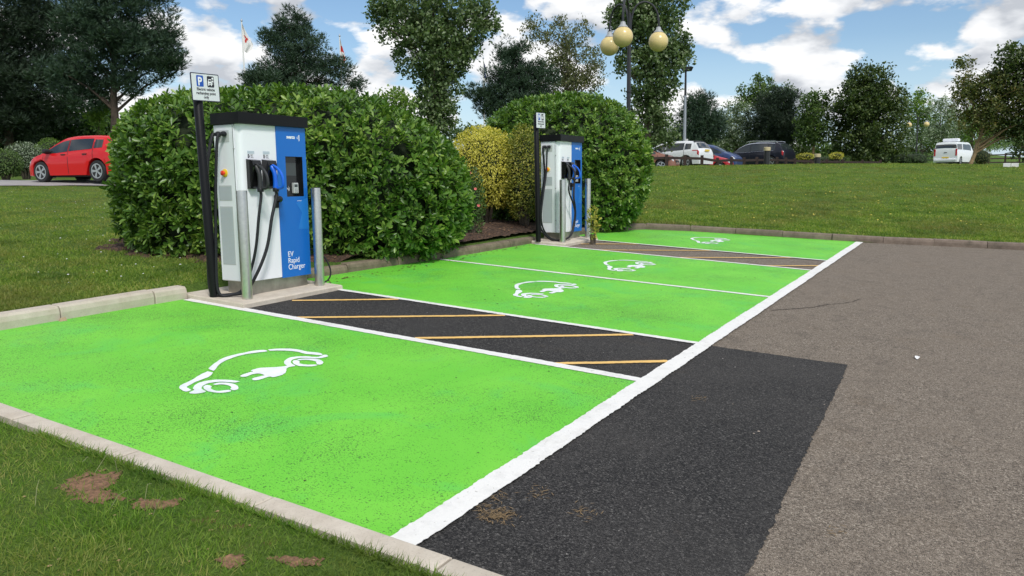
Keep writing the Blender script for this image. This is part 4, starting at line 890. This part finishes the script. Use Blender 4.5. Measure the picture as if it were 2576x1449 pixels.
def std_parts(tail=M_lampr, extra=()):
    return [('side_window', 6.05, 7.75, 3.14, 3.94, 1, M_glass, .006), ('side_window', 4.35, 5.95, 3.14, 3.93, 1, M_glass, .006), ('quarter_window', 3.5, 4.25, 3.2, 3.9, 1, M_glass, .006),
            ('windscreen', 7.08, 7.92, -2.6, 2.6, 0, M_glass, .006), ('rear_window', 2.15, 2.9, -2.3, 2.3, 0, M_glass, .006), ('tail_light', 1.75, 2.25, 3.9, 5.4, 1, tail, .008),
            ('headlight', 9.4, 10.0, 3.2, 4.5, 1, M_lampw, .006), ('bumper_trim', .05, .45, -5.8, -4.9, 1, M_trim, .004), ('door_seam', 5.98, 6.02, 3.1, 7.4, 1, M_trim, .003), ('door_seam', 7.9, 7.93, 4.2, 7.4, 1, M_trim, .003), ('door_seam', 4.28, 4.31, 3.4, 6.0, 1, M_trim, .003)]+list(extra)
RC, sf = car(236, 26.0, math.radians(49.5), HATCH, 'shiny red hatchback parked on the road at the far left behind the hedge', paint('red_car_paint', (.58, .006, .009)), 'red_car', parts=std_parts(), dz=.02, group=None, wr=.335)
for sd_ in (1, -1):
    MB().lathe([(.02, -.13), (.07, -.10), (.085, 0), (.07, .10), (.02, .13)], (.82, sd_*.93, .98), 10, 'y').build('door_mirror', M_trim, RC, True)
    for xx in (-.75, .18): MB().box(xx-.09, xx+.09, sd_*.865-.012, sd_*.865+.012, .855, .885, .004).build('door_handle', M_lampr if False else M_trim, RC)
mb = MB().tube([(-.3, 0, 1.47), (-.42, 0, 1.62)], .006, 5); mb.build('aerial', M_trim, RC)
MB().box(-2.0, -1.985, -.26, .26, .62, .73).build('number_plate', M_plate, RC)
cen = dict(group='cars parked beyond the ridge')
SUVW = [(a, t*1.0, z, w*1.02) for a, t, z, w in HATCH]
WC, _ = car(1690, 46.5, math.radians(30), [(a*1.12, t*1.05, z*.98, w*1.04) for a, t, z, w in HATCH], 'white hatchback with dark rear window seen from behind over the rail fence', paint('white_car_paint', (.72, .74, .76)), parts=std_parts(extra=[('tail_light', 2.1, 3.2, 4.05, 4.5, 1, M_lampr, .009), ('spoiler', 2.95, 3.3, -2.7, 2.7, 0, M_trim, .03)]), wb=(-1.35, 1.42), wr=.33, **cen)
MB().box(-2.24, -2.225, -.26, .26, .92, 1.03).build('number_plate', M_plate, WC)
MPV = [(-2.1, .55, .42, .68), (-2.09, .95, .78, .78), (-2.02, 1.1, 1.02, .82), (-1.85, 1.50, 1.04, .84), (-1.3, 1.58, 1.02, .87), (-.6, 1.60, .99, .88), (0, 1.57, .96, .88), (.6, 1.42, .93, .88), (1.35, 1.04, .92, .87), (1.75, .90, .80, .84), (2.02, .70, .58, .76), (2.1, .5, .4, .62)]
car(1778, 51, math.radians(200), MPV, 'dark blue people carrier with a long sloping windscreen behind the white hatchback', paint('blue_car_paint', (.035, .06, .16)), parts=std_parts(), wb=(-1.3, 1.38), **cen)
car(1756, 47, math.radians(188), HATCH, 'red car nose showing between the white hatchback and the blue people carrier', paint('dull_red_car_paint', (.42, .02, .03)), parts=std_parts(), dz=-.32, **cen)
car(1608, 41.5, math.radians(192), HATCH, 'copper brown car nose showing between the domed bush and the white hatchback', paint('copper_car_paint', (.26, .12, .085)), parts=std_parts(extra=[('grille', 10.5, 11.0, -2.0, 2.0, 0, M_trim, .01)]), dz=-.30, **cen)
EST = [(-2.38, .55, .42, .74), (-2.37, .95, .8, .86), (-2.27, 1.12, 1.06, .90), (-1.90, 1.58, 1.10, .91), (-1.4, 1.68, 1.10, .94), (-.6, 1.72, 1.08, .955), (.1, 1.70, 1.05, .955), (.65, 1.58, 1.03, .955), (1.4, 1.14, 1.01, .94), (1.95, .99, .88, .91), (2.3, .80, .66, .82), (2.38, .55, .42, .66)]
BC, _ = car(1902, 55.5, math.radians(27), EST, 'black estate car with chrome roof rails and red tail light behind the rail fence', paint('black_car_paint', (.008, .009, .018)), parts=std_parts(extra=[('chrome_strip', 3.6, 7.9, 4.0, 4.1, 1, M_chrome, .012), ('chrome_strip', 3.6, 7.6, 2.96, 3.06, 1, M_chrome, .012)]), wb=(-1.42, 1.47), wr=.36, **cen)
for sd_ in (1, -1): MB().tube(catmull([(-1.7, sd_*.62, 1.66), (-1.5, sd_*.64, 1.74), (0, sd_*.64, 1.79), (.4, sd_*.64, 1.76), (.6, sd_*.64, 1.64)], 4), .022, 6).build('roof_rail', M_chrome, BC, True)
VAN = [(-2.48, .5, .42, .90), (-2.49, 1.0, .85, .97), (-2.47, 1.35, 1.15, .98), (-2.38, 1.86, 1.25, .97), (-2.2, 1.97, 1.25, .97), (-1.2, 2.0, 1.24, .98), (0, 2.0, 1.22, .98), (.9, 1.95, 1.2, .98), (1.75, 1.25, 1.14, .96), (2.1, 1.1, 1.0, .92), (2.4, .85, .7, .84), (2.48, .55, .45, .7)]
VC, _ = car(2396, 72, math.radians(108), VAN, 'white minibus with a roof sign seen from behind at the far right', paint('white_van_paint', (.78, .80, .82)), 'white_van', van=True, wb=(-1.5, 1.45), wr=.33, group=None, cat='van',
            parts=[('rear_window', 2.15, 2.75, -2.6, 2.6, 0, M_glass, .012), ('side_window', 5.2, 7.2, 3.2, 3.9, 1, M_glass, .012), ('side_window', 3.4, 5.0, 3.2, 3.9, 1, M_glass, .012), ('windscreen', 7.1, 7.9, -2.6, 2.6, 0, M_glass, .01), ('bumper_trim', .1, .5, -5.9, -5, 1, M_trim, .01)])
MB().box(-1.5, -.9, -.62, .62, 2.03, 2.30, .05).build('roof_sign', M_white, VC)
text('lettering', 'TAXI', .20, (-1.512, .30, 2.08), M_cap, VC, rot=(math.pi/2, 0, -math.pi/2)) if False else None
for sd_ in (1, -1):
    MB().box(-2.51, -2.40, sd_*.88-.06, sd_*.88+.06, .75, 1.35, .01).build('tail_light', M_lampr, VC)
MB().box(-2.515, -2.495, -.28, .28, .55, .67).build('number_plate', M_plate, VC); MB().box(-2.512, -2.495, -.12, .12, 1.02, 1.08).build('rear_handle', M_trim, VC)
MB().box(-2.56, -2.45, -.9, .9, .32, .5, .02).build('rear_bumper', M_white, VC)

# ------------------------------------------------------------------ trees
def tree(label, px, D, lobes, leafm, size, ncl, per, rc, trunk=None, name='tree', barkm=None, group=None, kind='card', depth=.9, up=.25, flat=1.0, limbs=26, base=None, trunk_r=.16, cat='tree', lean=0, topy=None):
    """lobes: (px, py, rx, ry) of the crown in photograph pixels at distance D"""
    s = D/FPX; b = on(px if base is None else base, D); R = empty(name, b, label, cat, group); B = np.array(b)
    az = math.atan2(b[1], b[0]); rt = np.array([math.sin(az), -math.cos(az), 0]); dp = np.array([math.cos(az), math.sin(az), 0])
    area = np.array([l[2]*l[3] for l in lobes], float); cnt = np.maximum(3, (ncl*area/area.sum()).astype(int)); cl = []
    for (lx, ly, rx, ry), k in zip(lobes, cnt):
        c = atd(lx, ly, D)-B; d = unit(k); r = rng.random(k)**.42
        cl.append(c+((d[:, :1]*rx*rt)+(d[:, 1:2]*(rx*depth)*dp)+d[:, 2:]*ry*np.array([0, 0, 1]))*s*r[:, None])
    cl = np.vstack(cl); cl = cl[cl[:, 2] > .25]
    # trunk and limbs
    top = max(cl[:, 2])*.86; lean_v = rt*lean
    tp = [np.array([0, 0, -.1])+0*rt]; nseg = 9; cxm = cl[:, :2].mean(0) if base is None else cl[:, :2].mean(0)
    for k in range(1, nseg+1):
        f = k/nseg; q = np.array([cxm[0]*f**.8, cxm[1]*f**.8, top*f])+rt*wob(f*3, px*.1, 2, px)*.12+lean_v*math.sin(f*3.1)
        tp.append(q)
    tr = MB(); tr.tube([tuple(q) for q in tp], [trunk_r*(1-.85*(k/nseg)) for k in range(nseg+1)], 8); tr.build('trunk', barkm or M_bark, R, True)
    lm = MB(); idx = rng.choice(len(cl), min(limbs, len(cl)), replace=False)
    for i in idx:
        e = cl[i]; h = max(.12*top, e[2]-np.linalg.norm(e[:2]-cxm)*rng.uniform(.5, 1.0)); f = min(.95, h/top); k = int(f*nseg); a = tp[k]*(1-(f*nseg-k))+tp[min(k+1, nseg)]*(f*nseg-k)
        mid = (a+e)/2+np.array([0, 0, .08*np.linalg.norm(e-a)]); r0 = trunk_r*(1-.8*f)*.45
        lm.tube([tuple(a), tuple(mid), tuple(e)], [r0, r0*.6, r0*.2], 5)
    lm.build('limbs', barkm or M_bark, R, True)
    n = len(cl)*per; ci = np.repeat(np.arange(len(cl)), per); csz = rc*(.6+.8*rng.random(len(cl)))
    off = unit(n)*(rng.random(n)**.5)[:, None]*csz[ci][:, None]*np.array([1, 1, flat]); p = cl[ci]+off
    if kind == 'needle':
        ax = off/np.maximum(np.linalg.norm(off, axis=1), 1e-6)[:, None]+np.array([0, 0, .55])+unit(n)*.4; V_, F_ = NEED_V, NEED_F
    elif kind == 'droop': ax = unit(n)*.6+np.array([0, 0, -.8]); V_, F_ = CARD_V, CARD_F
    else: ax = unit(n)+np.array([0, 0, up]); V_, F_ = CARD_V, CARD_F
    fr = frames(n, ax, unit(n)*.7+np.array([0, 0, .8])); sc = size*(.6+.8*rng.random(n))
    o = link('crown', scatter_mesh('crown', V_, F_, p, fr, sc, leafm), R); return R
pg = 'dark pines behind the left lawn'
tree('tall dark pine cut off by the left edge of the picture', 30, 41, [(20, 90, 150, 130), (90, 200, 130, 90), (-60, 200, 150, 150), (120, 30, 90, 80), (20, 300, 140, 60)], PINE2, .24, 900, 44, .54, name='pine_tree', barkm=M_pinebark, kind='needle', flat=.6, trunk_r=.25, group=pg)
tree('large dark pine with a bare lower trunk behind the red hatchback', 288, 37, [(300, 40, 130, 95), (360, 130, 85, 60), (250, 150, 100, 70), (330, -40, 100, 60), (400, 175, 50, 35), (215, 60, 70, 60), (170, 190, 70, 55), (225, 235, 60, 45), (415, 95, 45, 32), (440, 145, 34, 22), (330, 215, 50, 25)], PINE, .21, 780, 44, .42, name='pine_tree', barkm=M_pinebark, kind='needle', flat=.6, trunk_r=.24, group=pg)
tree('broad dark pine rising behind the large laurel hedge', 745, 46, [(738, 75, 42, 55), (752, 130, 78, 55), (700, 190, 85, 35), (820, 175, 75, 35), (745, 215, 120, 40), (885, 213, 38, 16), (640, 200, 32, 26), (690, 90, 34, 40)], PINE, .20, 560, 42, .38, name='pine_tree', barkm=M_pinebark, kind='needle', flat=.65, trunk_r=.26, limbs=40, group='pines beyond the hedges')
tree('dark pine with spreading low branches left of the domed laurel bush', 1290, 46, [(1290, 130, 38, 36), (1280, 190, 62, 40), (1225, 235, 58, 26), (1300, 250, 90, 40), (1345, 200, 60, 45), (1240, 275, 45, 22)], PINE, .20, 480, 40, .38, name='pine_tree', barkm=M_pinebark, kind='needle', flat=.65, trunk_r=.24, limbs=34, group='pines beyond the hedges')
tree('tall leafy poplar rising out of the picture above the middle of the hedge', 1092, 36, [(1090, 10, 140, 60), (1085, 80, 135, 50), (1090, 150, 98, 55), (1100, 215, 66, 45), (1098, 270, 62, 45), (1105, 330, 48, 50), (1170, 130, 45, 40), (960, 30, 38, 32), (1215, 60, 40, 40)], POPLAR, .155, 900, 30, .32, name='poplar_tree', trunk_r=.26, limbs=60, group='tall poplars')
tree('tall leafy poplar directly behind the three globe lamp post', 1628, 41, [(1630, 20, 100, 60), (1640, 90, 98, 55), (1635, 160, 88, 45), (1640, 215, 66, 40), (1640, 270, 55, 45), (1655, 330, 45, 50), (1560, 60, 36, 50), (1700, 130, 42, 45), (1640, -40, 90, 40)], POPLAR, .165, 900, 30, .34, name='poplar_tree', trunk_r=.26, limbs=55, group='tall poplars')
tree('airy birch with thin brownish foliage between the pine and the lamp post', 1425, 52, [(1420, 90, 70, 50), (1340, 85, 32, 45), (1450, 150, 75, 50), (1480, 190, 45, 40), (1400, 170, 60, 50), (1430, 215, 75, 30)], BIRCH, .13, 430, 20, .36, name='birch_tree', kind='droop', trunk_r=.16, limbs=110)
tree('small olive tree just above the golden shrub', 1178, 44, [(1178, 335, 34, 22), (1160, 345, 22, 16)], BROAD, .13, 60, 22, .3, name='small_tree', trunk_r=.08, limbs=14)
tree('pale leafed treetop just above the right shoulder of the large hedge', 985, 30, [(985, 248, 42, 16), (1020, 262, 30, 14)], LIGHTB, .11, 60, 20, .25, name='small_tree', trunk_r=.08, limbs=14)
tree('light green sapling glimpsed between the pine trunk and the large hedge', 262, 38, [(262, 255, 24, 50), (245, 310, 30, 40)], LIGHTB, .14, 60, 24, .3, name='small_tree', trunk_r=.08, limbs=12)
# conifer screen behind the red car
for k, (px, yt, D, lab) in enumerate(((-20, 250, 44, 'dense cypress at the far left edge behind the grey bush'), (75, 245, 45, 'dense cypress behind the bonnet of the red hatchback'), (165, 240, 46, 'dense cypress behind the roof of the red hatchback'), (255, 262, 45, 'dense cypress touching the large hedge behind the red hatchback'), (345, 300, 47, 'dense cypress behind the left end of the large hedge'))):
    tree(lab, px, D, [(px, yt+60, 52, 62), (px, yt+120, 62, 70), (px, yt+175, 62, 40)], CYPRESS, .20, 280, 36, .48, name='cypress_tree', kind='card', up=-.5, barkm=M_pinebark, trunk_r=.14, limbs=8, group='row of dense cypresses')
def wooden(lab, *a, **k): return tree(lab, *a, group='trees beyond the ridge', **k)
wooden('dark bushy pine behind the floodlight pole', 1755, 62, [(1755, 265, 42, 32), (1760, 305, 58, 34), (1745, 345, 62, 30), (1800, 320, 30, 30)], PINE, .26, 360, 34, .46, name='pine_tree', barkm=M_pinebark, kind='needle', trunk_r=.2, limbs=12)
wooden('silvery white leafed tree right of the floodlight pole', 1850, 64, [(1850, 290, 42, 36), (1855, 335, 55, 36), (1830, 360, 40, 25)], SILVER, .17, 200, 30, .45, name='whitebeam_tree', trunk_r=.15, limbs=14)
wooden('tall leafy tree standing up behind the dark pine above the black estate car', 1912, 84, [(1905, 225, 48, 34), (1960, 245, 42, 30), (1890, 255, 36, 25)], BROAD, .24, 150, 26, .5, name='broadleaf_tree', trunk_r=.22, limbs=50)
wooden('wide dark pine behind the black estate car', 1986, 62, [(1960, 262, 58, 34), (1935, 305, 62, 36), (1985, 320, 70, 40), (1940, 350, 60, 26)], PINE2, .26, 480, 34, .46, name='pine_tree', barkm=M_pinebark, kind='needle', trunk_r=.24, limbs=12)
wooden('slim grey trunked tree with silvery green crown left of the big dark tree', 2044, 58, [(2045, 262, 36, 32), (2050, 310, 46, 40), (2040, 345, 40, 22)], SILVER if False else BROAD, .17, 190, 30, .42, name='broadleaf_tree', trunk_r=.12, limbs=14, barkm=M_palebark)
wooden('massive dark round headed tree right of centre on the ridge', 2180, 57, [(2180, 205, 62, 42), (2160, 260, 82, 52), (2215, 270, 78, 55), (2180, 335, 98, 62), (2185, 385, 95, 30)], DARKB, .19, 760, 34, .42, name='broadleaf_tree', trunk_r=.3, limbs=30)
wooden('light green tree standing behind the two globe lamp post', 2312, 88, [(2312, 262, 34, 30), (2310, 310, 48, 36), (2340, 340, 50, 30)], LIGHTB, .24, 170, 28, .5, name='broadleaf_tree', trunk_r=.2, limbs=12)
wooden('grey green tree left of the white minibus', 2362, 84, [(2365, 275, 40, 30), (2380, 320, 50, 40), (2330, 345, 50, 26)], SILVER, .2, 190, 28, .5, name='whitebeam_tree', trunk_r=.18, limbs=14)
wooden('bright green tree behind the roof of the white minibus', 2440, 92, [(2430, 300, 50, 40), (2470, 330, 60, 40), (2400, 340, 60, 30)], LIGHTB, .24, 200, 26, .5, name='broadleaf_tree', trunk_r=.2, limbs=12)
tree('wide branching cherry with a leaning orange trunk right of the white minibus', 2454, 41, [(2470, 210, 66, 36), (2500, 260, 95, 46), (2460, 300, 60, 34), (2540, 200, 60, 46), (2430, 160, 30, 12), (2560, 310, 70, 40), (2440, 235, 42, 16)], CHERRY, .13, 560, 26, .34, name='cherry_tree', barkm=M_palebark, base=2434, trunk_r=.10, limbs=70, up=0)
tree('very large dark tree cut off by the right edge of the picture', 2620, 40, [(2600, 180, 90, 70), (2620, 270, 110, 80), (2560, 140, 45, 34), (2640, 360, 100, 40)], DARKB, .15, 420, 30, .38, name='broadleaf_tree', trunk_r=.25, limbs=40)
# dark understorey at the back, each a bush of its own
for k, (px, py, D, rx, ry, lm_, lab) in enumerate(((1690, 350, 86, 60, 46, BROAD, 'dull green bush low behind the white hatchback'), (1790, 372, 76, 50, 26, LIGHTB, 'yellow green bush between the pine and the silvery tree'), (1880, 365, 80, 70, 34, DARKB, 'dark undergrowth behind the black estate car roof'), (2010, 375, 82, 70, 30, DARKB, 'dark undergrowth behind the slim grey trunk'), (2090, 385, 70, 40, 26, BROAD, 'mid green bush behind the bollard light'),
        (2290, 370, 98, 70, 30, DARKB, 'dark undergrowth behind the two globe lamp post'), (2380, 345, 125, 60, 26, DARKB, 'dark undergrowth behind the white minibus'), (2480, 350, 125, 70, 24, BROAD, 'mid green undergrowth behind the leaning trunk'), (2580, 350, 125, 60, 24, BROAD, 'mid green undergrowth at the right edge'), (2520, 338, 150, 70, 30, DARKB, 'dark distant trees beyond the sunlit field at far right'), (2640, 335, 150, 70, 30, BROAD, 'mid green distant trees past the right edge'), (1640, 375, 90, 40, 26, BROAD, 'dull green bush behind the copper brown car'))):
    tree(lab, px, D, [(px, py, rx, ry), (px, py+20, rx, ry*.8)], lm_, .24, 150, 24, .55, name='bush', trunk_r=.1, limbs=6, cat='bush', group='bushes behind the ridge')
def shrub(lab, px, py, D, rx, ry, leafm, size, n, group=None, name='shrub', core=.75, e=2.0):
    b = blob(px, py, D, rx, ry, n=n, size=size, leafm=leafm, singles=0, e1=e, e2=e, shell=.3, seed=px*.1, name=name, cat='shrub', core_k=core, rnd=.9, up=.3); hedge(lab, group=group, **b)
shrub('dark grey green bush at the extreme left beside the road', 12, 412, 29, 40, 36, BROAD, .07, 2600)
shrub('pale flowering bush in front of the red hatchback bonnet', 62, 396, 31, 48, 38, SILVER, .06, 3000)
shrub('rounded yellow green bush behind the red hatchback bonnet', 128, 385, 33, 36, 36, LIGHTB, .06, 2600)
shrub('small clipped golden mound left of the slim grey trunk', 2026, 394, 53, 22, 8, GOLD, .08, 700, group='clipped golden mounds on the ridge')
shrub('small clipped golden mound right of the second bollard light', 2104, 392, 52, 18, 8, GOLD, .08, 700, group='clipped golden mounds on the ridge')
shrub('low clipped green hedge beneath the massive dark tree', 2080, 402, 54, 55, 10, BROAD, .08, 1200, name='clipped_hedge', e=3)
shrub('wide low clipped hedge at the foot of the two globe lamp post', 2285, 401, 58, 52, 17, CYPRESS, .08, 2600, name='clipped_hedge', e=3)
shrub('rounded reddish bush by the far fence right of the leaning trunk', 2470, 396, 60, 22, 22, CHERRY, .08, 1200)

# ------------------------------------------------------------------ grass blades
BL_V = [(-.5, 0, 0), (.5, 0, 0), (-.38, .5, .12), (.38, .5, .12), (0, 1, .42)]
BL_F = [(0, 1, 3), (0, 3, 2), (2, 3, 4)]
def noise2(x, y, s, seed):
    v = 0; a = 1; tot = 0
    for k in range(4): v += a*np.sin(x*s+seed+1.7*np.sin(y*s*.8+seed*k))*np.sin(y*s*1.1+seed*1.3+1.5*np.sin(x*s*.7-k)); tot += a; a *= .55; s *= 2.1
    return v/tot
def blades(name, P, h, w, material, lean=.5, bald=.62):
    z, t, side = ground(P); ok = side > 0
    n1_ = noise2(P[:, 0], P[:, 1], 3.1, 1.7); ok &= ~((n1_ > bald) & (rng.random(len(P)) > .06)); P, z = P[ok], z[ok]; n = len(P)
    hv = h*(.45+.75*rng.random(n))*(1+.35*noise2(P[:, 0], P[:, 1], 1.9, 4.0)); ax = unit(n)*lean+np.array([0, 0, 1])
    wind = np.c_[noise2(P[:, 0], P[:, 1], 2.6, 8), noise2(P[:, 0], P[:, 1], 2.6, 12), np.zeros(n)]*.5; ax = ax+wind
    fr = frames(n, ax, unit(n)); sc = np.c_[np.full(n, w)*(.7+.7*rng.random(n)), hv, hv]
    o = link(name, scatter_mesh(name, BL_V, BL_F, np.c_[P, z-.004], fr, sc, material)); return tag(o, None, None, None, 'stuff')
def pick(n, px0, px1, D0, D1, pw=1.0):
    px = rng.uniform(px0, px1, n); D = D0*(D1/D0)**(rng.random(n)**pw); q_ = np.arctan((px-1288)/FPX); a = YAW-q_; D = D/np.cos(q_); return np.c_[np.cos(a)*D, np.sin(a)*D]
n = 260000; P = np.c_[rng.uniform(-.6, 2.12, n), rng.uniform(.45, 6.6, n)]
keep = (P[:, 0] < 2.115-.02*rng.random(n)) & (np.arctan2(P[:, 1], P[:, 0]) > .12) & (np.arctan2(P[:, 1], P[:, 0]) < 1.32) & (rng.random(n) < np.clip(2.2/np.hypot(P[:, 0], P[:, 1]), .25, 1))
P = P[keep]
SP = [(hit(205, 1230, .07)[:2], .10, .13), (hit(255, 1262, .07)[:2], .09, .06), (hit(380, 1275, .07)[:2], .12, .06), (hit(590, 1430, .07)[:2], .06, .05), (hit(740, 1420, .07)[:2], .09, .04), (hit(1080, 1405, .07)[:2], .20, .035)]
def bare(P):
    v = np.full(len(P), -1.0)
    for c, a, b_ in SP:
        d = P-np.array(c); u = d[:, 0]*_r[0]+d[:, 1]*_r[1]; w = d[:, 0]*math.cos(YAW)+d[:, 1]*math.sin(YAW)
        v = np.maximum(v, 1-np.sqrt((u/a)**2+(w/b_)**2)+noise2(P[:, 0], P[:, 1], 11, 2)*.7+rng.normal(size=len(P))*.22)
    return v
for c, a, b_ in SP:
    q = np.linspace(-.3, .3, 40); GX, GY_ = np.meshgrid(q+c[0], q+c[1], indexing='ij'); G = np.c_[GX.ravel(), GY_.ravel()]; z, t, sd2 = ground(G); z = z+.004+rng.normal(size=len(z))*.002
    I, J = np.meshgrid(np.arange(39), np.arange(39), indexing='ij'); k_ = (I*40+J).ravel(); q = np.c_[k_, k_+40, k_+41, k_+1]; v = bare(G); ok = (v[q] > -.1).all(1) & (sd2[q] > 0).all(1) & (t[q] > .004).all(1)
    if ok.any(): link('soil_patch', np_mesh('soil_patch', np.c_[G, z], q[ok], REDSOIL, True))['kind'] = 'structure'
P = P[(bare(P) < rng.random(len(P))**3*1.6)]; dark = noise2(P[:, 0], P[:, 1], 1.1, 3.0)+(1.35-P[:, 0])*.9 > .25
blades('grass', P[~dark], .042, .0030, GRASS, .9, .8); blades('grass', P[dark], .046, .0032, GRASSD, 1.15, .8)
e = np.c_[np.full(5000, 2.11)+rng.normal(size=5000)*.014, rng.uniform(.6, 6.4, 5000)]; e[:, 0] = np.minimum(e[:, 0], 2.14)
P_e = e.copy(); P_e[:, 0] = np.minimum(P_e[:, 0], 2.055); o = blades('grass', P_e, .060, .0042, GRASS, 1.0, 2)
blades('grass', pick(110000, -60, 760, 5.4, 24, 1.2), .050, .010, GRASSF, .9, .60)
blades('grass', pick(170000, 1480, 2640, 13.2, 39, 1.1), .052, .018, GRASSF, .9, .72)
# small things: daisies, stones, twigs and leaves
def bits(name, pts, r, material, label, flat=.5, parent=None):
    mb = MB()
    for (x, y, z) in pts:
        s = r*rng.uniform(.6, 1.4); a = rng.uniform(0, 6.3); V = []
        for (u, v, w) in ((1, 0, 0), (.3, .9, 0), (-.7, .7, 0), (-1, -.2, 0), (-.2, -.9, 0), (.7, -.7, 0)): V.append((x+s*(u*math.cos(a)-v*math.sin(a)), y+s*(u*math.sin(a)+v*math.cos(a)), z))
        V.append((x, y, z+s*flat)); mb.add(V, [(i, (i+1) % 6, 6) for i in range(6)])
    o = mb.build(name, material, parent); return tag(o, None, None, None, 'stuff')
def scatter_pts(P, dz=0): z, t, s = ground(P); return [(a, b, c+dz) for (a, b), c, d in zip(P, z, s) if d > 0]
bits('daisies', scatter_pts(pick(120, -50, 700, 7.5, 22), .045), .010, M_flag, '')
bits('daisies', scatter_pts(pick(260, 1600, 2640, 17, 36), .05), .022, mat('yellow_flowers', (.6, .5, .08), .7), '')
st = np.array([hit(a, b)[:2] for a, b in [(1460, 1245), (1980, 900), (1940, 1265), (2015, 910)]])
bits('gravel', [(x, y, gz(x, y)+.006) for x, y in zip(rng.uniform(2.4, 6.2, 45), rng.uniform(.8, 5.8, 45)) if not (2.2 < x < 5.05 and y > 1.9)], .004, mat('pale_grit', (.45, .43, .40), .8), '')
bits('gravel', [(x, y, gz(x, y)+.004) for x, y in zip(rng.uniform(3, 16, 90), rng.uniform(-4, 1.7, 90))], .008, mat('grit', (.3, .25, .2), .8), '')
bits('gravel', scatter_pts(np.c_[rng.uniform(.6, 2.0, 70), rng.uniform(.8, 3.4, 70)],   .004), .006, mat('ochre_gravel', (.34, .22, .12), .8, var=.4, vscale=40), '')
bits('leaf_litter', [(x, y, gz(x, y)+.012) for x, y in zip(rng.uniform(6.4, 15, 150), 6.45-np.abs(rng.normal(size=150))*.10)], .014, mat('dry_leaf', (.10, .055, .025), .8), '', .3)
bits('leaf_litter', [(x, y, gz(x, y)+.012) for x, y in zip(rng.uniform(2.4, 4.9, 40), rng.uniform(2, 6.6, 40))], .006, mat('dark_bits', (.05, .06, .02), .8), '', .3)
bits('leaf_litter', [(x, y, gz(x, y)+.012) for x, y in zip(rng.uniform(6.4, 15, 90), rng.uniform(2, 6.3, 90))], .010, mat('dark_twig', (.04, .045, .02), .8), '', .3)
bits('bark_chips', [(x, y, gpt(x, y)+.055) for x, y in zip(rng.uniform(6.5, 14.5, 240), rng.uniform(6.9, 8.6, 240))], .022, mat('pale_bark', (.20, .115, .06), .9, var=.5, vscale=20), '', .4)
p = hit(2308, 902); o = MB().add([(-.06, 0, .004), (-.03, .018, .012), (.02, .02, .016), (.07, .004, .006), (.02, -.016, .012), (-.03, -.014, .010)], [(0, 1, 2, 3, 4, 5)]).build('feather', M_flag, None, loc=(p[0], p[1], gz(p[0], p[1])+.002)); tag(o, 'small white feather lying on the brown tarmac at right', 'feather')
p = hit(175, 776, .13); z_ = gpt(p[0], p[1]+.12); o = MB().add([(-.035, -.02, 0), (.03, -.025, 0), (.04, .02, 0), (-.03, .028, 0), (-.022, -.01, .036), (.018, -.012, .042), (.015, .016, .034)], [(0, 1, 5, 4), (1, 2, 6, 5), (2, 3, 6), (3, 4, 6), (3, 0, 4), (4, 5, 6)]).build('stone', mat('tan_stone', (.42, .30, .2), .8, var=.2), None, loc=(p[0], p[1]+.12, z_)); tag(o, 'tan stone on the grass edge left of the nearer charger', 'stone')

# a hairline crack and a few dry clippings on the tarmac
q = [hit(*c) for c in ((1938, 781), (1985, 778), (2040, 774), (2085, 766), (2130, 762), (2165, 752))]; q = catmull([(c[0], c[1], 0) for c in q], 8)
V = []; 
for k, c in enumerate(q):
    w_ = .011*(.5+rng.random())*(1-.6*k/len(q)); j = rng.normal()*.008
    V += [(c[0], c[1]+j+w_, gz(c[0], c[1])+.0035), (c[0], c[1]+j-w_, gz(c[0], c[1])+.0035)]
o = link('tarmac_crack', np_mesh('tarmac_crack', np.array(V), np.array([(2*i, 2*i+1, 2*i+3, 2*i+2) for i in range(len(q)-1)]), mat('crack_dark', (.05, .04, .032), .95))); o['kind'] = 'structure'
cl = mat('dry_clippings', (.22, .15, .075), .9); mb = MB()
for (px, py, k) in ((1235, 1295, 90), (1262, 1302, 90), (1358, 1243, 30), (1472, 1292, 30), (1255, 1255, 25), (1760, 1005, 20), (2100, 1340, 14)):
    c = hit(px, py)
    for _ in range(k):
        x, y = c[0]+rng.normal()*.035, c[1]+rng.normal()*.03; a = rng.uniform(0, 6.3); l = .018*rng.uniform(.5, 1.3); dx, dy = math.cos(a)*l, math.sin(a)*l; z = gz(x, y)+.006+rng.random()*.006
        mb.add([(x-dx, y-dy, z), (x+dy*.12, y-dx*.12, z+.001), (x+dx, y+dy, z+.003*rng.random()), (x-dy*.12, y+dx*.12, z+.001)], [(0, 1, 2, 3)])
tag(mb.build('grass_clippings', cl), None, None, None, 'stuff')

mb = MB()
for _ in range(7):
    c = hit(rng.uniform(20, 420), rng.uniform(1160, 1330), .07); z = gpt(min(c[0], 2.0), c[1]); x, y = min(c[0], 2.0), c[1]; dx, dy = rng.normal()*.07, rng.normal()*.07
    mb.tube([(x, y, z), (x+dx*.5, y+dy*.5, z+.05+rng.random()*.03), (x+dx, y+dy, z+.06+rng.random()*.05)], [.0012, .0010, .0007], 4)
tag(mb.build('dry_stalks', mat('pale_stalk', (.30, .30, .16), .8)), None, None, None, 'stuff')
